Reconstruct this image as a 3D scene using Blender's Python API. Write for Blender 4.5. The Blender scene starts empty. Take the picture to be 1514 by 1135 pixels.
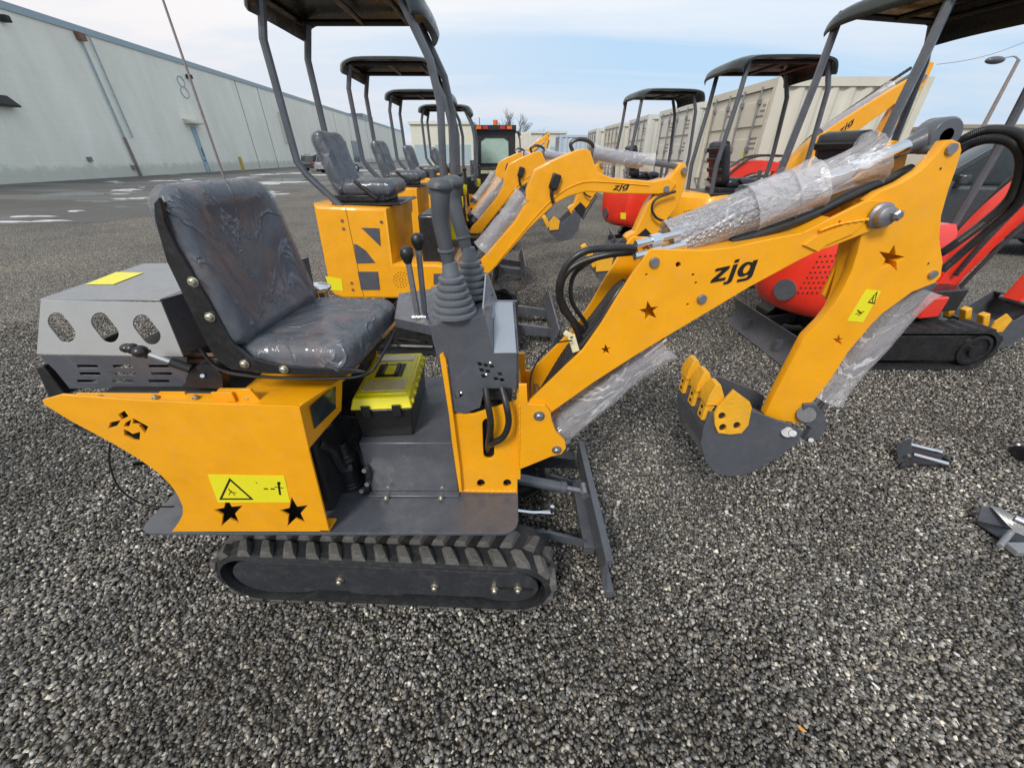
import bpy, bmesh, math, random
import numpy as np
from mathutils import Vector, Matrix, noise
random.seed(7)
R = math.radians
scene = bpy.context.scene
COL = scene.collection
# ------------------------------------------------------------------ camera
F = 560.0; CX, CY = 757.0, 567.0; H = 1.5; PITCH = R(31.04)
cp, sp = math.cos(PITCH), math.sin(PITCH)
def ray(px, py):
    u = (px-CX)/F; v = (py-CY)/F
    return Vector((u, cp - v*sp, -sp - v*cp))
def P(px, py, X=None, Y=None, Z=None):
    d = ray(px, py)
    if Y is not None: t = Y/d.y
    elif X is not None: t = X/d.x
    else: t = (Z-H)/d.z
    return Vector((0, 0, H)) + d*t
cam = bpy.data.cameras.new('camera'); co = bpy.data.objects.new('camera', cam); COL.objects.link(co)
cam.sensor_width = 36; cam.lens = 36*F/1514; cam.clip_start = 0.02; cam.clip_end = 2000
co.location = (0, 0, H); co.rotation_euler = (math.pi/2-PITCH, 0, 0)
scene.camera = co
scene.view_settings.view_transform = 'Standard'; scene.view_settings.look = 'None'
scene.view_settings.exposure = 0.28; scene.view_settings.gamma = 1

# ------------------------------------------------------------------ materials
def new_mat(name):
    m = bpy.data.materials.new(name); m.use_nodes = True
    nt = m.node_tree; return m, nt, nt.nodes['Principled BSDF']
def N(nt, t, **kw):
    n = nt.nodes.new(t)
    for k, v in kw.items():
        if k in n.inputs.keys() if isinstance(k, str) else False: n.inputs[k].default_value = v
        else: setattr(n, k, v)
    return n
def noise_n(nt, scale, detail=4, rough=.6, coord=None, dist=0.0):
    n = nt.nodes.new('ShaderNodeTexNoise'); n.inputs['Scale'].default_value = scale
    n.inputs['Detail'].default_value = detail; n.inputs['Roughness'].default_value = rough
    n.inputs['Distortion'].default_value = dist
    if coord is not None: nt.links.new(coord, n.inputs['Vector'])
    return n
def ramp(nt, src, stops):
    r = nt.nodes.new('ShaderNodeValToRGB'); el = r.color_ramp.elements
    while len(el) < len(stops): el.new(.5)
    for e, (p, c) in zip(el, stops):
        e.position = p; e.color = tuple(c)+(1,) if len(c) == 3 else c
    nt.links.new(src, r.inputs[0]); return r
def simple(name, rgb, rough=.5, metal=0.0, var=.12, scale=9, bump=0.0, bscale=60, coat=0.0, dust=0.0, rvar=.12, wave=0):
    m, nt, b = new_mat(name)
    tc = nt.nodes.new('ShaderNodeTexCoord'); o = tc.outputs['Object']
    n = noise_n(nt, scale, 6, .65, o, .4)
    lo = [max(0, c*(1-var)) for c in rgb]; hi = [min(1, c*(1+var)) for c in rgb]
    r = ramp(nt, n.outputs[0], [(.3, lo), (.7, hi)])
    colour = r.outputs[0]
    if dust > 0:
        n3 = noise_n(nt, scale*2.3, 8, .75, o, 1.0)
        rr = ramp(nt, n3.outputs[0], [(.5, (0, 0, 0)), (.78, (dust, dust, dust))])
        mx = nt.nodes.new('ShaderNodeMixRGB'); nt.links.new(rr.outputs[0], mx.inputs[0])
        nt.links.new(colour, mx.inputs[1]); mx.inputs[2].default_value = (.30, .28, .25, 1)
        colour = mx.outputs[0]
    nt.links.new(colour, b.inputs['Base Color'])
    n2 = noise_n(nt, scale*3, 6, .7, o)
    rr2 = ramp(nt, n2.outputs[0], [(.3, [max(.03, rough-rvar)]*3), (.7, [min(1, rough+rvar)]*3)])
    nt.links.new(rr2.outputs[0], b.inputs['Roughness'])
    b.inputs['Metallic'].default_value = metal
    if coat: b.inputs['Coat Weight'].default_value = coat; b.inputs['Coat Roughness'].default_value = .12
    if bump:
        nb = noise_n(nt, bscale, 3, .5, o); bp = nt.nodes.new('ShaderNodeBump')
        bp.inputs['Strength'].default_value = bump; bp.inputs['Distance'].default_value = .004
        nt.links.new(nb.outputs[0], bp.inputs['Height']); nt.links.new(bp.outputs[0], b.inputs['Normal'])
        if wave:
            nw = noise_n(nt, 7, 2, .4, o); bw_ = nt.nodes.new('ShaderNodeBump'); bw_.inputs['Strength'].default_value = .5; bw_.inputs['Distance'].default_value = .01
            nt.links.new(nw.outputs[0], bw_.inputs['Height']); nt.links.new(bw_.outputs[0], bp.inputs['Normal']); nt.links.new(bw_.outputs[0], b.inputs['Coat Normal'])
    return m
M = {}
M['yellow'] = simple('yellow_paint', (.87, .375, .003), .40, var=.06, bump=.05, bscale=180, coat=.3, dust=.14, wave=1)
M['yellow_tooth'] = simple('tooth_paint', (.80, .40, .02), .5, var=.12, bump=.5, bscale=70, dust=.25)
M['red'] = simple('red_paint', (.80, .035, .015), .35, var=.06, bump=.05, bscale=180, coat=.3, dust=.08)
M['grey'] = simple('slate_paint', (.080, .086, .102), .33, var=.12, bump=.10, bscale=150, coat=.25, dust=.16, wave=1)
M['darkgrey'] = simple('dark_slate_paint', (.030, .032, .038), .40, var=.15, bump=.1, bscale=150, dust=.15)
M['midgrey'] = simple('mid_grey_paint_and_shade', (.20, .21, .225), .34, var=.06, bump=.08, bscale=150, coat=.2, dust=.08)
M['tanksheen'] = simple('painted_tank_sheen', (.26, .29, .34), .3, var=.05, bump=.08, bscale=150, coat=.3, dust=.06)  # tank face and fin: sky reflection painted in as a lighter grey
M['silver'] = simple('light_grey_paint', (.40, .41, .41), .45, var=.05, bump=.08, bscale=150, dust=.08)
M['black'] = simple('black_steel', (.016, .016, .018), .32, var=.3, dust=.10)
M['rubber'] = simple('rubber', (.016, .017, .019), .55, var=.3, bump=.35, bscale=90, dust=.16)
M['lug'] = simple('rubber_lug', (.085, .081, .075), .75, var=.3, bump=.5, bscale=90, dust=.4)
M['hose'] = simple('hose_rubber', (.018, .018, .019), .38, var=.3, dust=.08)
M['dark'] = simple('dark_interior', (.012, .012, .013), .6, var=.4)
M['chrome'] = simple('chrome', (.72, .72, .74), .16, 1.0, var=.05)
M['zinc'] = simple('zinc_bolt', (.50, .46, .38), .38, .85, var=.25, scale=60)
M['steelpin'] = simple('steel_pin', (.30, .30, .32), .42, .8, var=.2, scale=40)
M['rust'] = simple('rusty_pipe', (.22, .12, .08), .6, .3, var=.4, scale=40)
M['grip'] = simple('grip_rubber', (.075, .082, .092), .48, var=.08, bump=.1, bscale=200)
M['boot'] = simple('bellows_rubber', (.125, .138, .155), .52, var=.08, bump=.1, bscale=200)
M['sticker'] = simple('yellow_sticker', (.80, .72, .02), .35, var=.04)
M['ink'] = simple('black_ink', (.01, .01, .01), .4, var=.1)
M['lid'] = simple('yellow_plastic', (.82, .72, .01), .30, var=.03, coat=.2)
M['blackplastic'] = simple('black_plastic', (.014, .014, .015), .38, var=.2, bump=.2, bscale=200)
M['clearlid'] = simple('clear_lid', (.62, .52, .25), .2, var=.15, scale=40, coat=.4)
M['seatblk'] = simple('seat_vinyl', (.02, .022, .028), .35, var=.2, bump=.2, bscale=90)
M['tape'] = simple('masking_tape', (.70, .66, .42), .6, var=.1)
M['canopy'] = simple('canopy_plastic', (.016, .022, .020), .32, var=.2, dust=.02)
M['glass'] = simple('dark_glass', (.03, .04, .045), .06, var=.2)
M['cabglass'] = simple('cab_glass', (.35, .48, .42), .12, var=.1)
M['carpaint'] = simple('grey_car_paint', (.05, .058, .068), .22, .3, var=.1, coat=.6)
M['carpale'] = simple('pale_car_paint', (.35, .36, .38), .25, .2, var=.1, coat=.5)
M['amber'] = simple('amber_lens', (.70, .15, .02), .3, var=.1)
M['redlens'] = simple('red_lens', (.45, .03, .03), .3, var=.1)
M['bluedoor'] = simple('blue_door', (.36, .52, .66), .5, var=.06)
M['trim'] = simple('blue_grey_trim', (.34, .42, .46), .5, var=.08)
M['pole'] = simple('weathered_pole', (.24, .20, .19), .7, var=.2)
M['bollard'] = simple('bollard_paint', (.62, .38, .08), .6, var=.2, dust=.2)
M['roofbrown'] = simple('brown_roof', (.30, .25, .20), .8, var=.1)
M['bark'] = simple('bark', (.14, .12, .11), .9, var=.2)
M['leaf'] = simple('dry_leaf', (.60, .28, .04), .6, var=.3, scale=200)
M['paper'] = simple('white_scrap', (.75, .76, .82), .5, var=.05)

def mat_vinyl():      # brown-black vinyl under the film
    m, nt, b = new_mat('cushion_vinyl')
    tc = nt.nodes.new('ShaderNodeTexCoord')
    n = noise_n(nt, 7, 5, .6, tc.outputs['Object'], 1.2)
    r = ramp(nt, n.outputs[0], [(.40, (.022, .026, .034)), (.52, (.070, .052, .048)), (.64, (.22, .115, .075))])
    nt.links.new(r.outputs[0], b.inputs['Base Color']); b.inputs['Roughness'].default_value = .4
    return m
M['vinyl'] = mat_vinyl()
def mat_film(name, cover, scale, stretch=(1, 1, 1), tint=(.72, .73, .76), bub=False, base=(.10, .11, .13), streak=.6, roty=0, wd=.035, bdist=.010, rough=.13, b2=True):
    m, nt, b = new_mat(name)
    tc = nt.nodes.new('ShaderNodeTexCoord'); mp = nt.nodes.new('ShaderNodeMapping')
    nt.links.new(tc.outputs['Object'], mp.inputs[0]); mp.inputs['Scale'].default_value = stretch; mp.vector_type = 'TEXTURE' if False else 'POINT'
    if roty: m0 = nt.nodes.new('ShaderNodeMapping'); m0.inputs['Rotation'].default_value = (0, R(roty), 0); nt.links.new(tc.outputs['Object'], m0.inputs[0]); nt.links.new(m0.outputs[0], mp.inputs[0])
    n = noise_n(nt, scale, 5, .5, mp.outputs[0], 1.6)
    def ridge(src, wd):          # thin creases where the noise crosses its middle value, highlights painted into their colour
        s1 = nt.nodes.new('ShaderNodeMath'); s1.operation = 'SUBTRACT'; nt.links.new(src, s1.inputs[0]); s1.inputs[1].default_value = .5
        s2 = nt.nodes.new('ShaderNodeMath'); s2.operation = 'ABSOLUTE'; nt.links.new(s1.outputs[0], s2.inputs[0])
        return ramp(nt, s2.outputs[0], [(0, (1, 1, 1)), (wd, (0, 0, 0))]).outputs[0]
    n_b = noise_n(nt, scale*2.1, 5, .6, mp.outputs[0], 3.5)
    rg = nt.nodes.new('ShaderNodeMath'); rg.operation = 'MAXIMUM'; nt.links.new(ridge(n.outputs[0], wd), rg.inputs[0]); nt.links.new(ridge(n_b.outputs[0], wd*.8), rg.inputs[1])
    if not b2: rg.inputs[1].default_value = 0; nt.links.remove(rg.inputs[1].links[0])
    col = nt.nodes.new('ShaderNodeMixRGB'); nt.links.new(rg.outputs[0], col.inputs[0]); col.inputs[1].default_value = (*base, 1); col.inputs[2].default_value = (*tint, 1)
    nt.links.new(col.outputs[0], b.inputs['Base Color']); b.inputs['Roughness'].default_value = rough; b.inputs['IOR'].default_value = 1.75
    h1 = nt.nodes.new('ShaderNodeMath'); h1.operation = 'MULTIPLY_ADD'; nt.links.new(rg.outputs[0], h1.inputs[0]); h1.inputs[1].default_value = .25; nt.links.new(n.outputs[0], h1.inputs[2]); h = h1.outputs[0]
    bp = nt.nodes.new('ShaderNodeBump'); bp.inputs['Strength'].default_value = 1.0; bp.inputs['Distance'].default_value = bdist
    if bub:
        vo = nt.nodes.new('ShaderNodeTexVoronoi'); vo.inputs['Scale'].default_value = 105
        nt.links.new(tc.outputs['Object'], vo.inputs['Vector'])
        mm = nt.nodes.new('ShaderNodeMath'); mm.operation = 'MULTIPLY_ADD'
        nt.links.new(vo.outputs['Distance'], mm.inputs[0]); mm.inputs[1].default_value = -1.3
        nt.links.new(h, mm.inputs[2]); h = mm.outputs[0]
    nt.links.new(h, bp.inputs['Height']); nt.links.new(bp.outputs[0], b.inputs['Normal'])
    tr = nt.nodes.new('ShaderNodeBsdfTransparent'); mx = nt.nodes.new('ShaderNodeMixShader')
    cv = nt.nodes.new('ShaderNodeMath'); cv.operation = 'MULTIPLY_ADD'; cv.use_clamp = True; nt.links.new(rg.outputs[0], cv.inputs[0]); cv.inputs[1].default_value = streak; cv.inputs[2].default_value = cover
    nt.links.new(cv.outputs[0], mx.inputs[0]); nt.links.new(tr.outputs[0], mx.inputs[1]); nt.links.new(b.outputs[0], mx.inputs[2])
    nt.links.new(mx.outputs[0], nt.nodes['Material Output'].inputs[0])
    return m
M['film'] = mat_film('clear_film', .42, 5, (1, 1, .5), (.30, .33, .38), base=(.20, .22, .26), streak=.10, wd=.02, bdist=.018, rough=.15, b2=False)
M['sheetfilm'] = mat_film('sheet_film', .36, 7, (.22, 1, 1), (.95, .94, .97), base=(.78, .76, .79), streak=.25, roty=22, wd=.016, bdist=.007)
M['downfilm'] = mat_film('down_film', .36, 7, (.22, 1, 1), (.90, .89, .93), base=(.66, .64, .67), streak=.25, roty=47, wd=.016, bdist=.007)
M['wrap'] = mat_film('bubble_wrap', .66, 6, (.3, 1, 1), (.85, .84, .87), True, base=(.52, .52, .56), roty=22, wd=.012, bdist=.007, streak=.2)

def mat_gravel_base():
    m, nt, b = new_mat('gravel_bed')
    tc = nt.nodes.new('ShaderNodeTexCoord'); o = tc.outputs['Object']
    v = nt.nodes.new('ShaderNodeTexVoronoi'); v.inputs['Scale'].default_value = 74; nt.links.new(o, v.inputs['Vector'])
    sep = nt.nodes.new('ShaderNodeSeparateColor'); nt.links.new(v.outputs['Color'], sep.inputs[0])
    r = ramp(nt, sep.outputs[0], [(0, (.105, .094, .080)), (.4, (.265, .238, .203)), (.75, (.44, .40, .345)), (1, (.68, .63, .55))])
    big = noise_n(nt, .55, 6, .6, o); rb = ramp(nt, big.outputs[0], [(.32, (.68, .68, .70)), (.5, (1, .98, .95)), (.68, (1.2, 1.15, 1.08))])
    mx = nt.nodes.new('ShaderNodeMixRGB'); mx.blend_type = 'MULTIPLY'; mx.inputs[0].default_value = 1
    nt.links.new(r.outputs[0], mx.inputs[1]); nt.links.new(rb.outputs[0], mx.inputs[2])
    mx2 = nt.nodes.new('ShaderNodeMixRGB'); mx2.blend_type = 'MULTIPLY'; mx2.inputs[0].default_value = .95
    rd = ramp(nt, v.outputs['Distance'], [(.22, (1.15, 1.15, 1.15)), (.55, (.12, .12, .12))])
    nt.links.new(mx.outputs[0], mx2.inputs[1]); nt.links.new(rd.outputs[0], mx2.inputs[2])
    nt.links.new(mx2.outputs[0], b.inputs['Base Color']); b.inputs['Roughness'].default_value = .85
    bp = nt.nodes.new('ShaderNodeBump'); bp.inputs['Strength'].default_value = .8; bp.inputs['Distance'].default_value = .012; bp.invert = True
    nt.links.new(v.outputs['Distance'], bp.inputs['Height']); nt.links.new(bp.outputs[0], b.inputs['Normal'])
    return m
def mat_stones():
    m, nt, b = new_mat('stones')
    a = nt.nodes.new('ShaderNodeAttribute'); a.attribute_name = 'tint'
    tc = nt.nodes.new('ShaderNodeTexCoord'); n = noise_n(nt, 300, 3, .6, tc.outputs['Object'])
    rb = ramp(nt, n.outputs[0], [(.3, (.7, .7, .7)), (.7, (1.25, 1.25, 1.25))])
    mx = nt.nodes.new('ShaderNodeMixRGB'); mx.blend_type = 'MULTIPLY'; mx.inputs[0].default_value = 1
    nt.links.new(a.outputs['Color'], mx.inputs[1]); nt.links.new(rb.outputs[0], mx.inputs[2])
    nt.links.new(mx.outputs[0], b.inputs['Base Color']); b.inputs['Roughness'].default_value = .62
    return m
def mat_asphalt():
    m, nt, b = new_mat('wet_asphalt')
    tc = nt.nodes.new('ShaderNodeTexCoord'); mp = nt.nodes.new('ShaderNodeMapping'); nt.links.new(tc.outputs['Object'], mp.inputs[0])
    mp.inputs['Scale'].default_value = (.35, 1, 1)
    n = noise_n(nt, .35, 7, .6, mp.outputs[0], .6)
    r = ramp(nt, n.outputs[0], [(.36, (.026, .027, .030)), (.46, (.070, .064, .056)), (.54, (.115, .108, .098)), (.66, (.16, .155, .14))])
    n2 = noise_n(nt, 40, 4, .7, tc.outputs['Object']); rb = ramp(nt, n2.outputs[0], [(.3, (.75, .75, .75)), (.7, (1.2, 1.2, 1.2))])
    mx = nt.nodes.new('ShaderNodeMixRGB'); mx.blend_type = 'MULTIPLY'; mx.inputs[0].default_value = 1
    nt.links.new(r.outputs[0], mx.inputs[1]); nt.links.new(rb.outputs[0], mx.inputs[2])
    nt.links.new(mx.outputs[0], b.inputs['Base Color'])
    rr = ramp(nt, n.outputs[0], [(.38, (.35, .35, .35)), (.5, (.8, .8, .8))]); nt.links.new(rr.outputs[0], b.inputs['Roughness'])
    return m
def mat_wall():
    m, nt, b = new_mat('painted_block_wall')
    tc = nt.nodes.new('ShaderNodeTexCoord'); o = tc.outputs['Object']
    sp_ = nt.nodes.new('ShaderNodeSeparateXYZ'); nt.links.new(o, sp_.inputs[0])
    cb = nt.nodes.new('ShaderNodeCombineXYZ'); nt.links.new(sp_.outputs[1], cb.inputs[0]); nt.links.new(sp_.outputs[2], cb.inputs[1])
    br = nt.nodes.new('ShaderNodeTexBrick'); nt.links.new(cb.outputs[0], br.inputs['Vector'])
    br.inputs['Scale'].default_value = 1; br.inputs['Brick Width'].default_value = .8; br.inputs['Row Height'].default_value = .4
    br.inputs['Mortar Size'].default_value = .012; br.inputs['Color1'].default_value = (.93, .885, .775, 1); br.inputs['Color2'].default_value = (.915, .87, .765, 1); br.inputs['Mortar'].default_value = (.86, .82, .72, 1)
    mp = nt.nodes.new('ShaderNodeMapping'); nt.links.new(o, mp.inputs[0]); mp.inputs['Scale'].default_value = (1, 1, .25)
    n = noise_n(nt, .5, 7, .65, mp.outputs[0], .5); r = ramp(nt, n.outputs[0], [(.3, (.88, .88, .86)), (.7, (1.05, 1.05, 1.05))])
    mx = nt.nodes.new('ShaderNodeMixRGB'); mx.blend_type = 'MULTIPLY'; mx.inputs[0].default_value = 1
    nt.links.new(br.outputs[0], mx.inputs[1]); nt.links.new(r.outputs[0], mx.inputs[2])
    n2 = noise_n(nt, 1.3, 5, .7, o)      # mossy dirt along the foot of the wall
    ma = nt.nodes.new('ShaderNodeMath'); ma.operation = 'MULTIPLY_ADD'; nt.links.new(n2.outputs[0], ma.inputs[0]); ma.inputs[1].default_value = -1.3
    nt.links.new(sp_.outputs[2], ma.inputs[2])
    r2 = ramp(nt, ma.outputs[0], [(.0, (.38, .38, .38)), (.35, (0, 0, 0))])
    mx2 = nt.nodes.new('ShaderNodeMixRGB'); nt.links.new(r2.outputs[0], mx2.inputs[0]); nt.links.new(mx.outputs[0], mx2.inputs[1]); mx2.inputs[2].default_value = (.25, .29, .21, 1)
    nt.links.new(mx2.outputs[0], b.inputs['Base Color']); b.inputs['Roughness'].default_value = .8
    return m
M['wall'] = mat_wall()
M['asphalt'] = mat_asphalt()
M['container'] = simple('grey_container', (.60, .57, .48), .5, var=.07, scale=1.2, dust=.12)
M['container2'] = simple('pale_container', (.58, .575, .53), .5, var=.07, scale=1.2, dust=.12)
M['bluecont'] = simple('blue_white_container', (.42, .50, .58), .5, var=.07, scale=1.2)
M['cream'] = simple('cream_cladding', (.62, .60, .50), .7, var=.05, scale=.3)
M['snow'] = simple('snow', (.44, .44, .45), .7, var=.45, scale=2)
M['puddle'] = simple('puddle', (.03, .033, .037), .08, var=.1)

# ------------------------------------------------------------------ mesh helpers
ORG = Vector((0, 0, 0))
def spline(pts, n=6):
    pts = [Vector(p) for p in pts]; out = []
    for i in range(len(pts)-1):
        p0 = pts[max(i-1, 0)]; p1 = pts[i]; p2 = pts[i+1]; p3 = pts[min(i+2, len(pts)-1)]
        for k in range(n):
            t = k/n
            out.append(.5*((2*p1)+(p2-p0)*t+(2*p0-5*p1+4*p2-p3)*t*t+(3*p1-p0-3*p2+p3)*t**3))
    out.append(pts[-1]); return out
class MB:
    def __init__(s): s.v = []; s.f = []
    def add(s, vs, fs):
        o = len(s.v); s.v += [Vector(v) for v in vs]; s.f += [tuple(i+o for i in f) for f in fs]; return s
    def hexa(s, p):
        return s.add(p, [(0, 1, 2, 3), (7, 6, 5, 4), (0, 4, 5, 1), (1, 5, 6, 2), (2, 6, 7, 3), (3, 7, 4, 0)])
    def box(s, c, d, rz=0, ry=0, rx=0):
        m = Matrix.Rotation(rz, 3, 'Z') @ Matrix.Rotation(ry, 3, 'Y') @ Matrix.Rotation(rx, 3, 'X'); c = Vector(c)
        a, b, e = [x/2 for x in d]
        return s.hexa([c+m@Vector(q) for q in [(-a, -b, -e), (a, -b, -e), (a, b, -e), (-a, b, -e), (-a, -b, e), (a, -b, e), (a, b, e), (-a, b, e)]])
    def b2(s, lo, hi):
        return s.box([(a+b)/2 for a, b in zip(lo, hi)], [abs(b-a) for a, b in zip(lo, hi)])
    def prism(s, pts, vec):
        n = len(pts); vec = Vector(vec); pts = [Vector(p) for p in pts]
        return s.add(pts+[p+vec for p in pts], [tuple(range(n)), tuple(range(2*n-1, n-1, -1))]+[(i, i+n, (i+1) % n+n, (i+1) % n) for i in range(n)])
    def tube(s, path, r, n=10, rf=None, squash=1.0):
        path = [Vector(p) for p in path]; vs = []; fs = []; up = None
        for i, p in enumerate(path):
            t = (path[min(i+1, len(path)-1)]-path[max(i-1, 0)]).normalized()
            if up is None:
                up = Vector((0, 0, 1)) if abs(t.z) < .9 else Vector((0, 1, 0))
            a = t.cross(up).normalized(); up = a.cross(t).normalized()
            rr = r if rf is None else r*rf(i, i/(len(path)-1))
            for k in range(n):
                an = 2*math.pi*k/n
                vs.append(p+a*math.cos(an)*rr+up*math.sin(an)*rr*squash)
        for i in range(len(path)-1):
            for k in range(n):
                a0 = i*n+k; a1 = i*n+(k+1) % n; fs.append((a0, a1, a1+n, a0+n))
        fs.append(tuple(range(n))); fs.append(tuple(range(len(vs)-1, len(vs)-n-1, -1)))
        return s.add(vs, fs)
    def cyl(s, a, b, r, n=18, r2=None):
        return s.tube([a, b], r, n, (lambda i, t: 1 if i == 0 else r2/r) if r2 is not None else None)
    def lathe(s, o, axis, prof, n=24):
        o = Vector(o); ax = Vector(axis).normalized(); u = ax.orthogonal().normalized(); w = ax.cross(u); vs = []; fs = []
        for (r, h) in prof:
            for k in range(n):
                a = 2*math.pi*k/n; vs.append(o+ax*h+(u*math.cos(a)+w*math.sin(a))*max(r, 1e-4))
        for i in range(len(prof)-1):
            for k in range(n):
                a0 = i*n+k; a1 = i*n+(k+1) % n; fs.append((a0, a1, a1+n, a0+n))
        fs.append(tuple(range(n))); fs.append(tuple(range(len(vs)-1, len(vs)-n-1, -1)))
        return s.add(vs, fs)
    def ball(s, c, r, sc=(1, 1, 1), n=14):
        vs = []; fs = []; c = Vector(c)
        for i in range(1, n):
            for k in range(n*2):
                a = math.pi*i/n; b = math.pi*k/n
                vs.append(c+Vector((math.sin(a)*math.cos(b)*r*sc[0], math.sin(a)*math.sin(b)*r*sc[1], math.cos(a)*r*sc[2])))
        m = 2*n
        for i in range(n-2):
            for k in range(m):
                fs.append((i*m+k, i*m+(k+1) % m, (i+1)*m+(k+1) % m, (i+1)*m+k))
        fs.append(tuple(range(m))); fs.append(tuple(range((n-2)*m, (n-1)*m)))
        return s.add(vs, fs)
    def mesh(s, vf): return s.add(vf[0], vf[1])
    def xf(s, m):
        s.v = [m @ v for v in s.v]; return s
    def build(s, name, mat, parent=None, bevel=0, seg=2, smooth=35, recalc=True):
        me = bpy.data.meshes.new(name); me.from_pydata([tuple(v-ORG) for v in s.v], [], s.f)
        if recalc:
            bm = bmesh.new(); bm.from_mesh(me); bmesh.ops.recalc_face_normals(bm, faces=bm.faces); bm.to_mesh(me); bm.free()
        me.validate(); me.update()
        if smooth: me.shade_smooth(); me.set_sharp_from_angle(angle=R(smooth))
        me.materials.append(M[mat] if isinstance(mat, str) else mat)
        o = bpy.data.objects.new(name, me); COL.objects.link(o)
        if parent is not None: o.parent = parent
        if bevel:
            md = o.modifiers.new('bevel', 'BEVEL'); md.width = bevel; md.segments = seg; md.limit_method = 'ANGLE'; md.angle_limit = R(40)
            md.harden_normals = False
        return o
def curve_mesh(cu):
    ob = bpy.data.objects.new('tmp', cu); me = bpy.data.meshes.new_from_object(ob)
    vs = [v.co.copy() for v in me.vertices]; fs = [tuple(p.vertices) for p in me.polygons]
    bpy.data.objects.remove(ob); bpy.data.meshes.remove(me); bpy.data.curves.remove(cu)
    return vs, fs
def flat(pts, holes=(), thick=.008, bev=.001):
    cu = bpy.data.curves.new('c', 'CURVE'); cu.dimensions = '2D'; cu.fill_mode = 'BOTH'
    cu.extrude = max(thick/2-bev, .0003); cu.bevel_depth = bev; cu.offset = -bev; cu.bevel_resolution = 1
    for ring in [pts]+list(holes):
        s = cu.splines.new('POLY'); s.points.add(len(ring)-1); s.use_cyclic_u = True
        for q, p in zip(s.points, ring): q.co = (p[0], p[1], 0, 1)
    return curve_mesh(cu)
MXZ = Matrix(((1, 0, 0, 0), (0, 0, -1, 0), (0, 1, 0, 0), (0, 0, 0, 1)))       # (x,y)->(X,Z), thickness along Y
def plate_xz(pts, Y, thick=.008, holes=(), bev=.001):
    vs, fs = flat(pts, holes, thick, bev); m = Matrix.Translation((0, Y+thick/2, 0)) @ MXZ
    return [m @ v for v in vs], fs
def pz(px_pts, Y): return [(P(x, y, Y=Y).x, P(x, y, Y=Y).z) for x, y in px_pts]
def plate_px(px_pts, Y, thick=.008, holes=(), bev=.001):
    return plate_xz(pz(px_pts, Y), Y, thick, [pz(h, Y) for h in holes], bev)
def star(cx, cy, r, rot=0, k=.42):
    return [(cx+math.cos(R(90+rot+i*36))*(r if i % 2 == 0 else r*k), cy-math.sin(R(90+rot+i*36))*(r if i % 2 == 0 else r*k)) for i in range(10)]
def circ(cx, cy, r, n=16): return [(cx+math.cos(2*math.pi*i/n)*r, cy+math.sin(2*math.pi*i/n)*r) for i in range(n)]
def smooth2(pts, n=5, closed=False):
    q = spline([(p[0], p[1], 0) for p in (pts+[pts[0]] if closed else pts)], n)
    if closed: q = q[:-1]
    return [(v.x, v.y) for v in q]
def text_on(txt, bl, br, tl, tr, shear=.25, bold=.03):
    """bl.. are 3D corner points of the writing"""
    def arc(cx, cy, rx, ry, a0, a1, n=10): return [(cx+math.cos(R(a0+(a1-a0)*i/n))*rx, cy+math.sin(R(a0+(a1-a0)*i/n))*ry) for i in range(n+1)]
    z = [(0, 0), (.56, 0), (.56, .15), (.24, .15), (.56, .60), (.56, .75), (.02, .75), (.02, .60), (.32, .60), (0, .15)]
    j = [(.86, .75), (.86, -.08)]+arc(.72, -.08, .14, .17, 0, -110, 6)+[(.60, -.12)]+arc(.70, -.06, .05, .06, 230, 360, 4)+[(.75, .0), (.69, .0), (.69, .75)]
    j = [(.86, .75), (.86, -.06)]+arc(.70, -.06, .16, .19, 0, -100, 6)+[(.56, -.24), (.56, -.11), (.66, -.11), (.69, -.05), (.69, .75)]
    dot = [(.69, .85), (.86, .85), (.86, 1.0), (.69, 1.0)]
    g = [(1.62, .75), (1.62, -.02)]+arc(1.38, -.02, .24, .23, 0, -90, 6)+[(1.08, -.25), (1.08, -.11), (1.36, -.11)]+arc(1.36, -.02, .09, .09, -90, 0, 4)+[(1.45, .06)]+arc(1.22, .38, .26, .37, -62, -290, 14)+[(1.45, .66), (1.45, .75)]
    hole = arc(1.29, .38, .13, .23, 0, 340, 16)
    vs = []; fs = []
    for ring, hl in ((z, []), (j, []), (dot, []), (g, [hole])):
        v_, f_ = flat([(x+y*shear, y) for x, y in ring], [[(x+y*shear, y) for x, y in h] for h in hl], .008, .0004); o_ = len(vs); vs += v_; fs += [tuple(i+o_ for i in f) for f in f_]
    x0 = min(v.x for v in vs); x1 = max(v.x for v in vs); y0 = min(v.y for v in vs); y1 = max(v.y for v in vs)
    nrm = (br-bl).cross(tl-bl).normalized(); out = []
    for v in vs:
        a = (v.x-x0)/(x1-x0); b = (v.y-y0)/(y1-y0)
        p = bl.lerp(br, a).lerp(tl.lerp(tr, a), b); out.append(p+nrm*(v.z*.25))
    return out, fs
def wob(vs, amp, sc, seed=0):
    return [v+noise.noise_vector(v*sc+Vector((seed, seed*2, 0)))*amp for v in vs]
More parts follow.
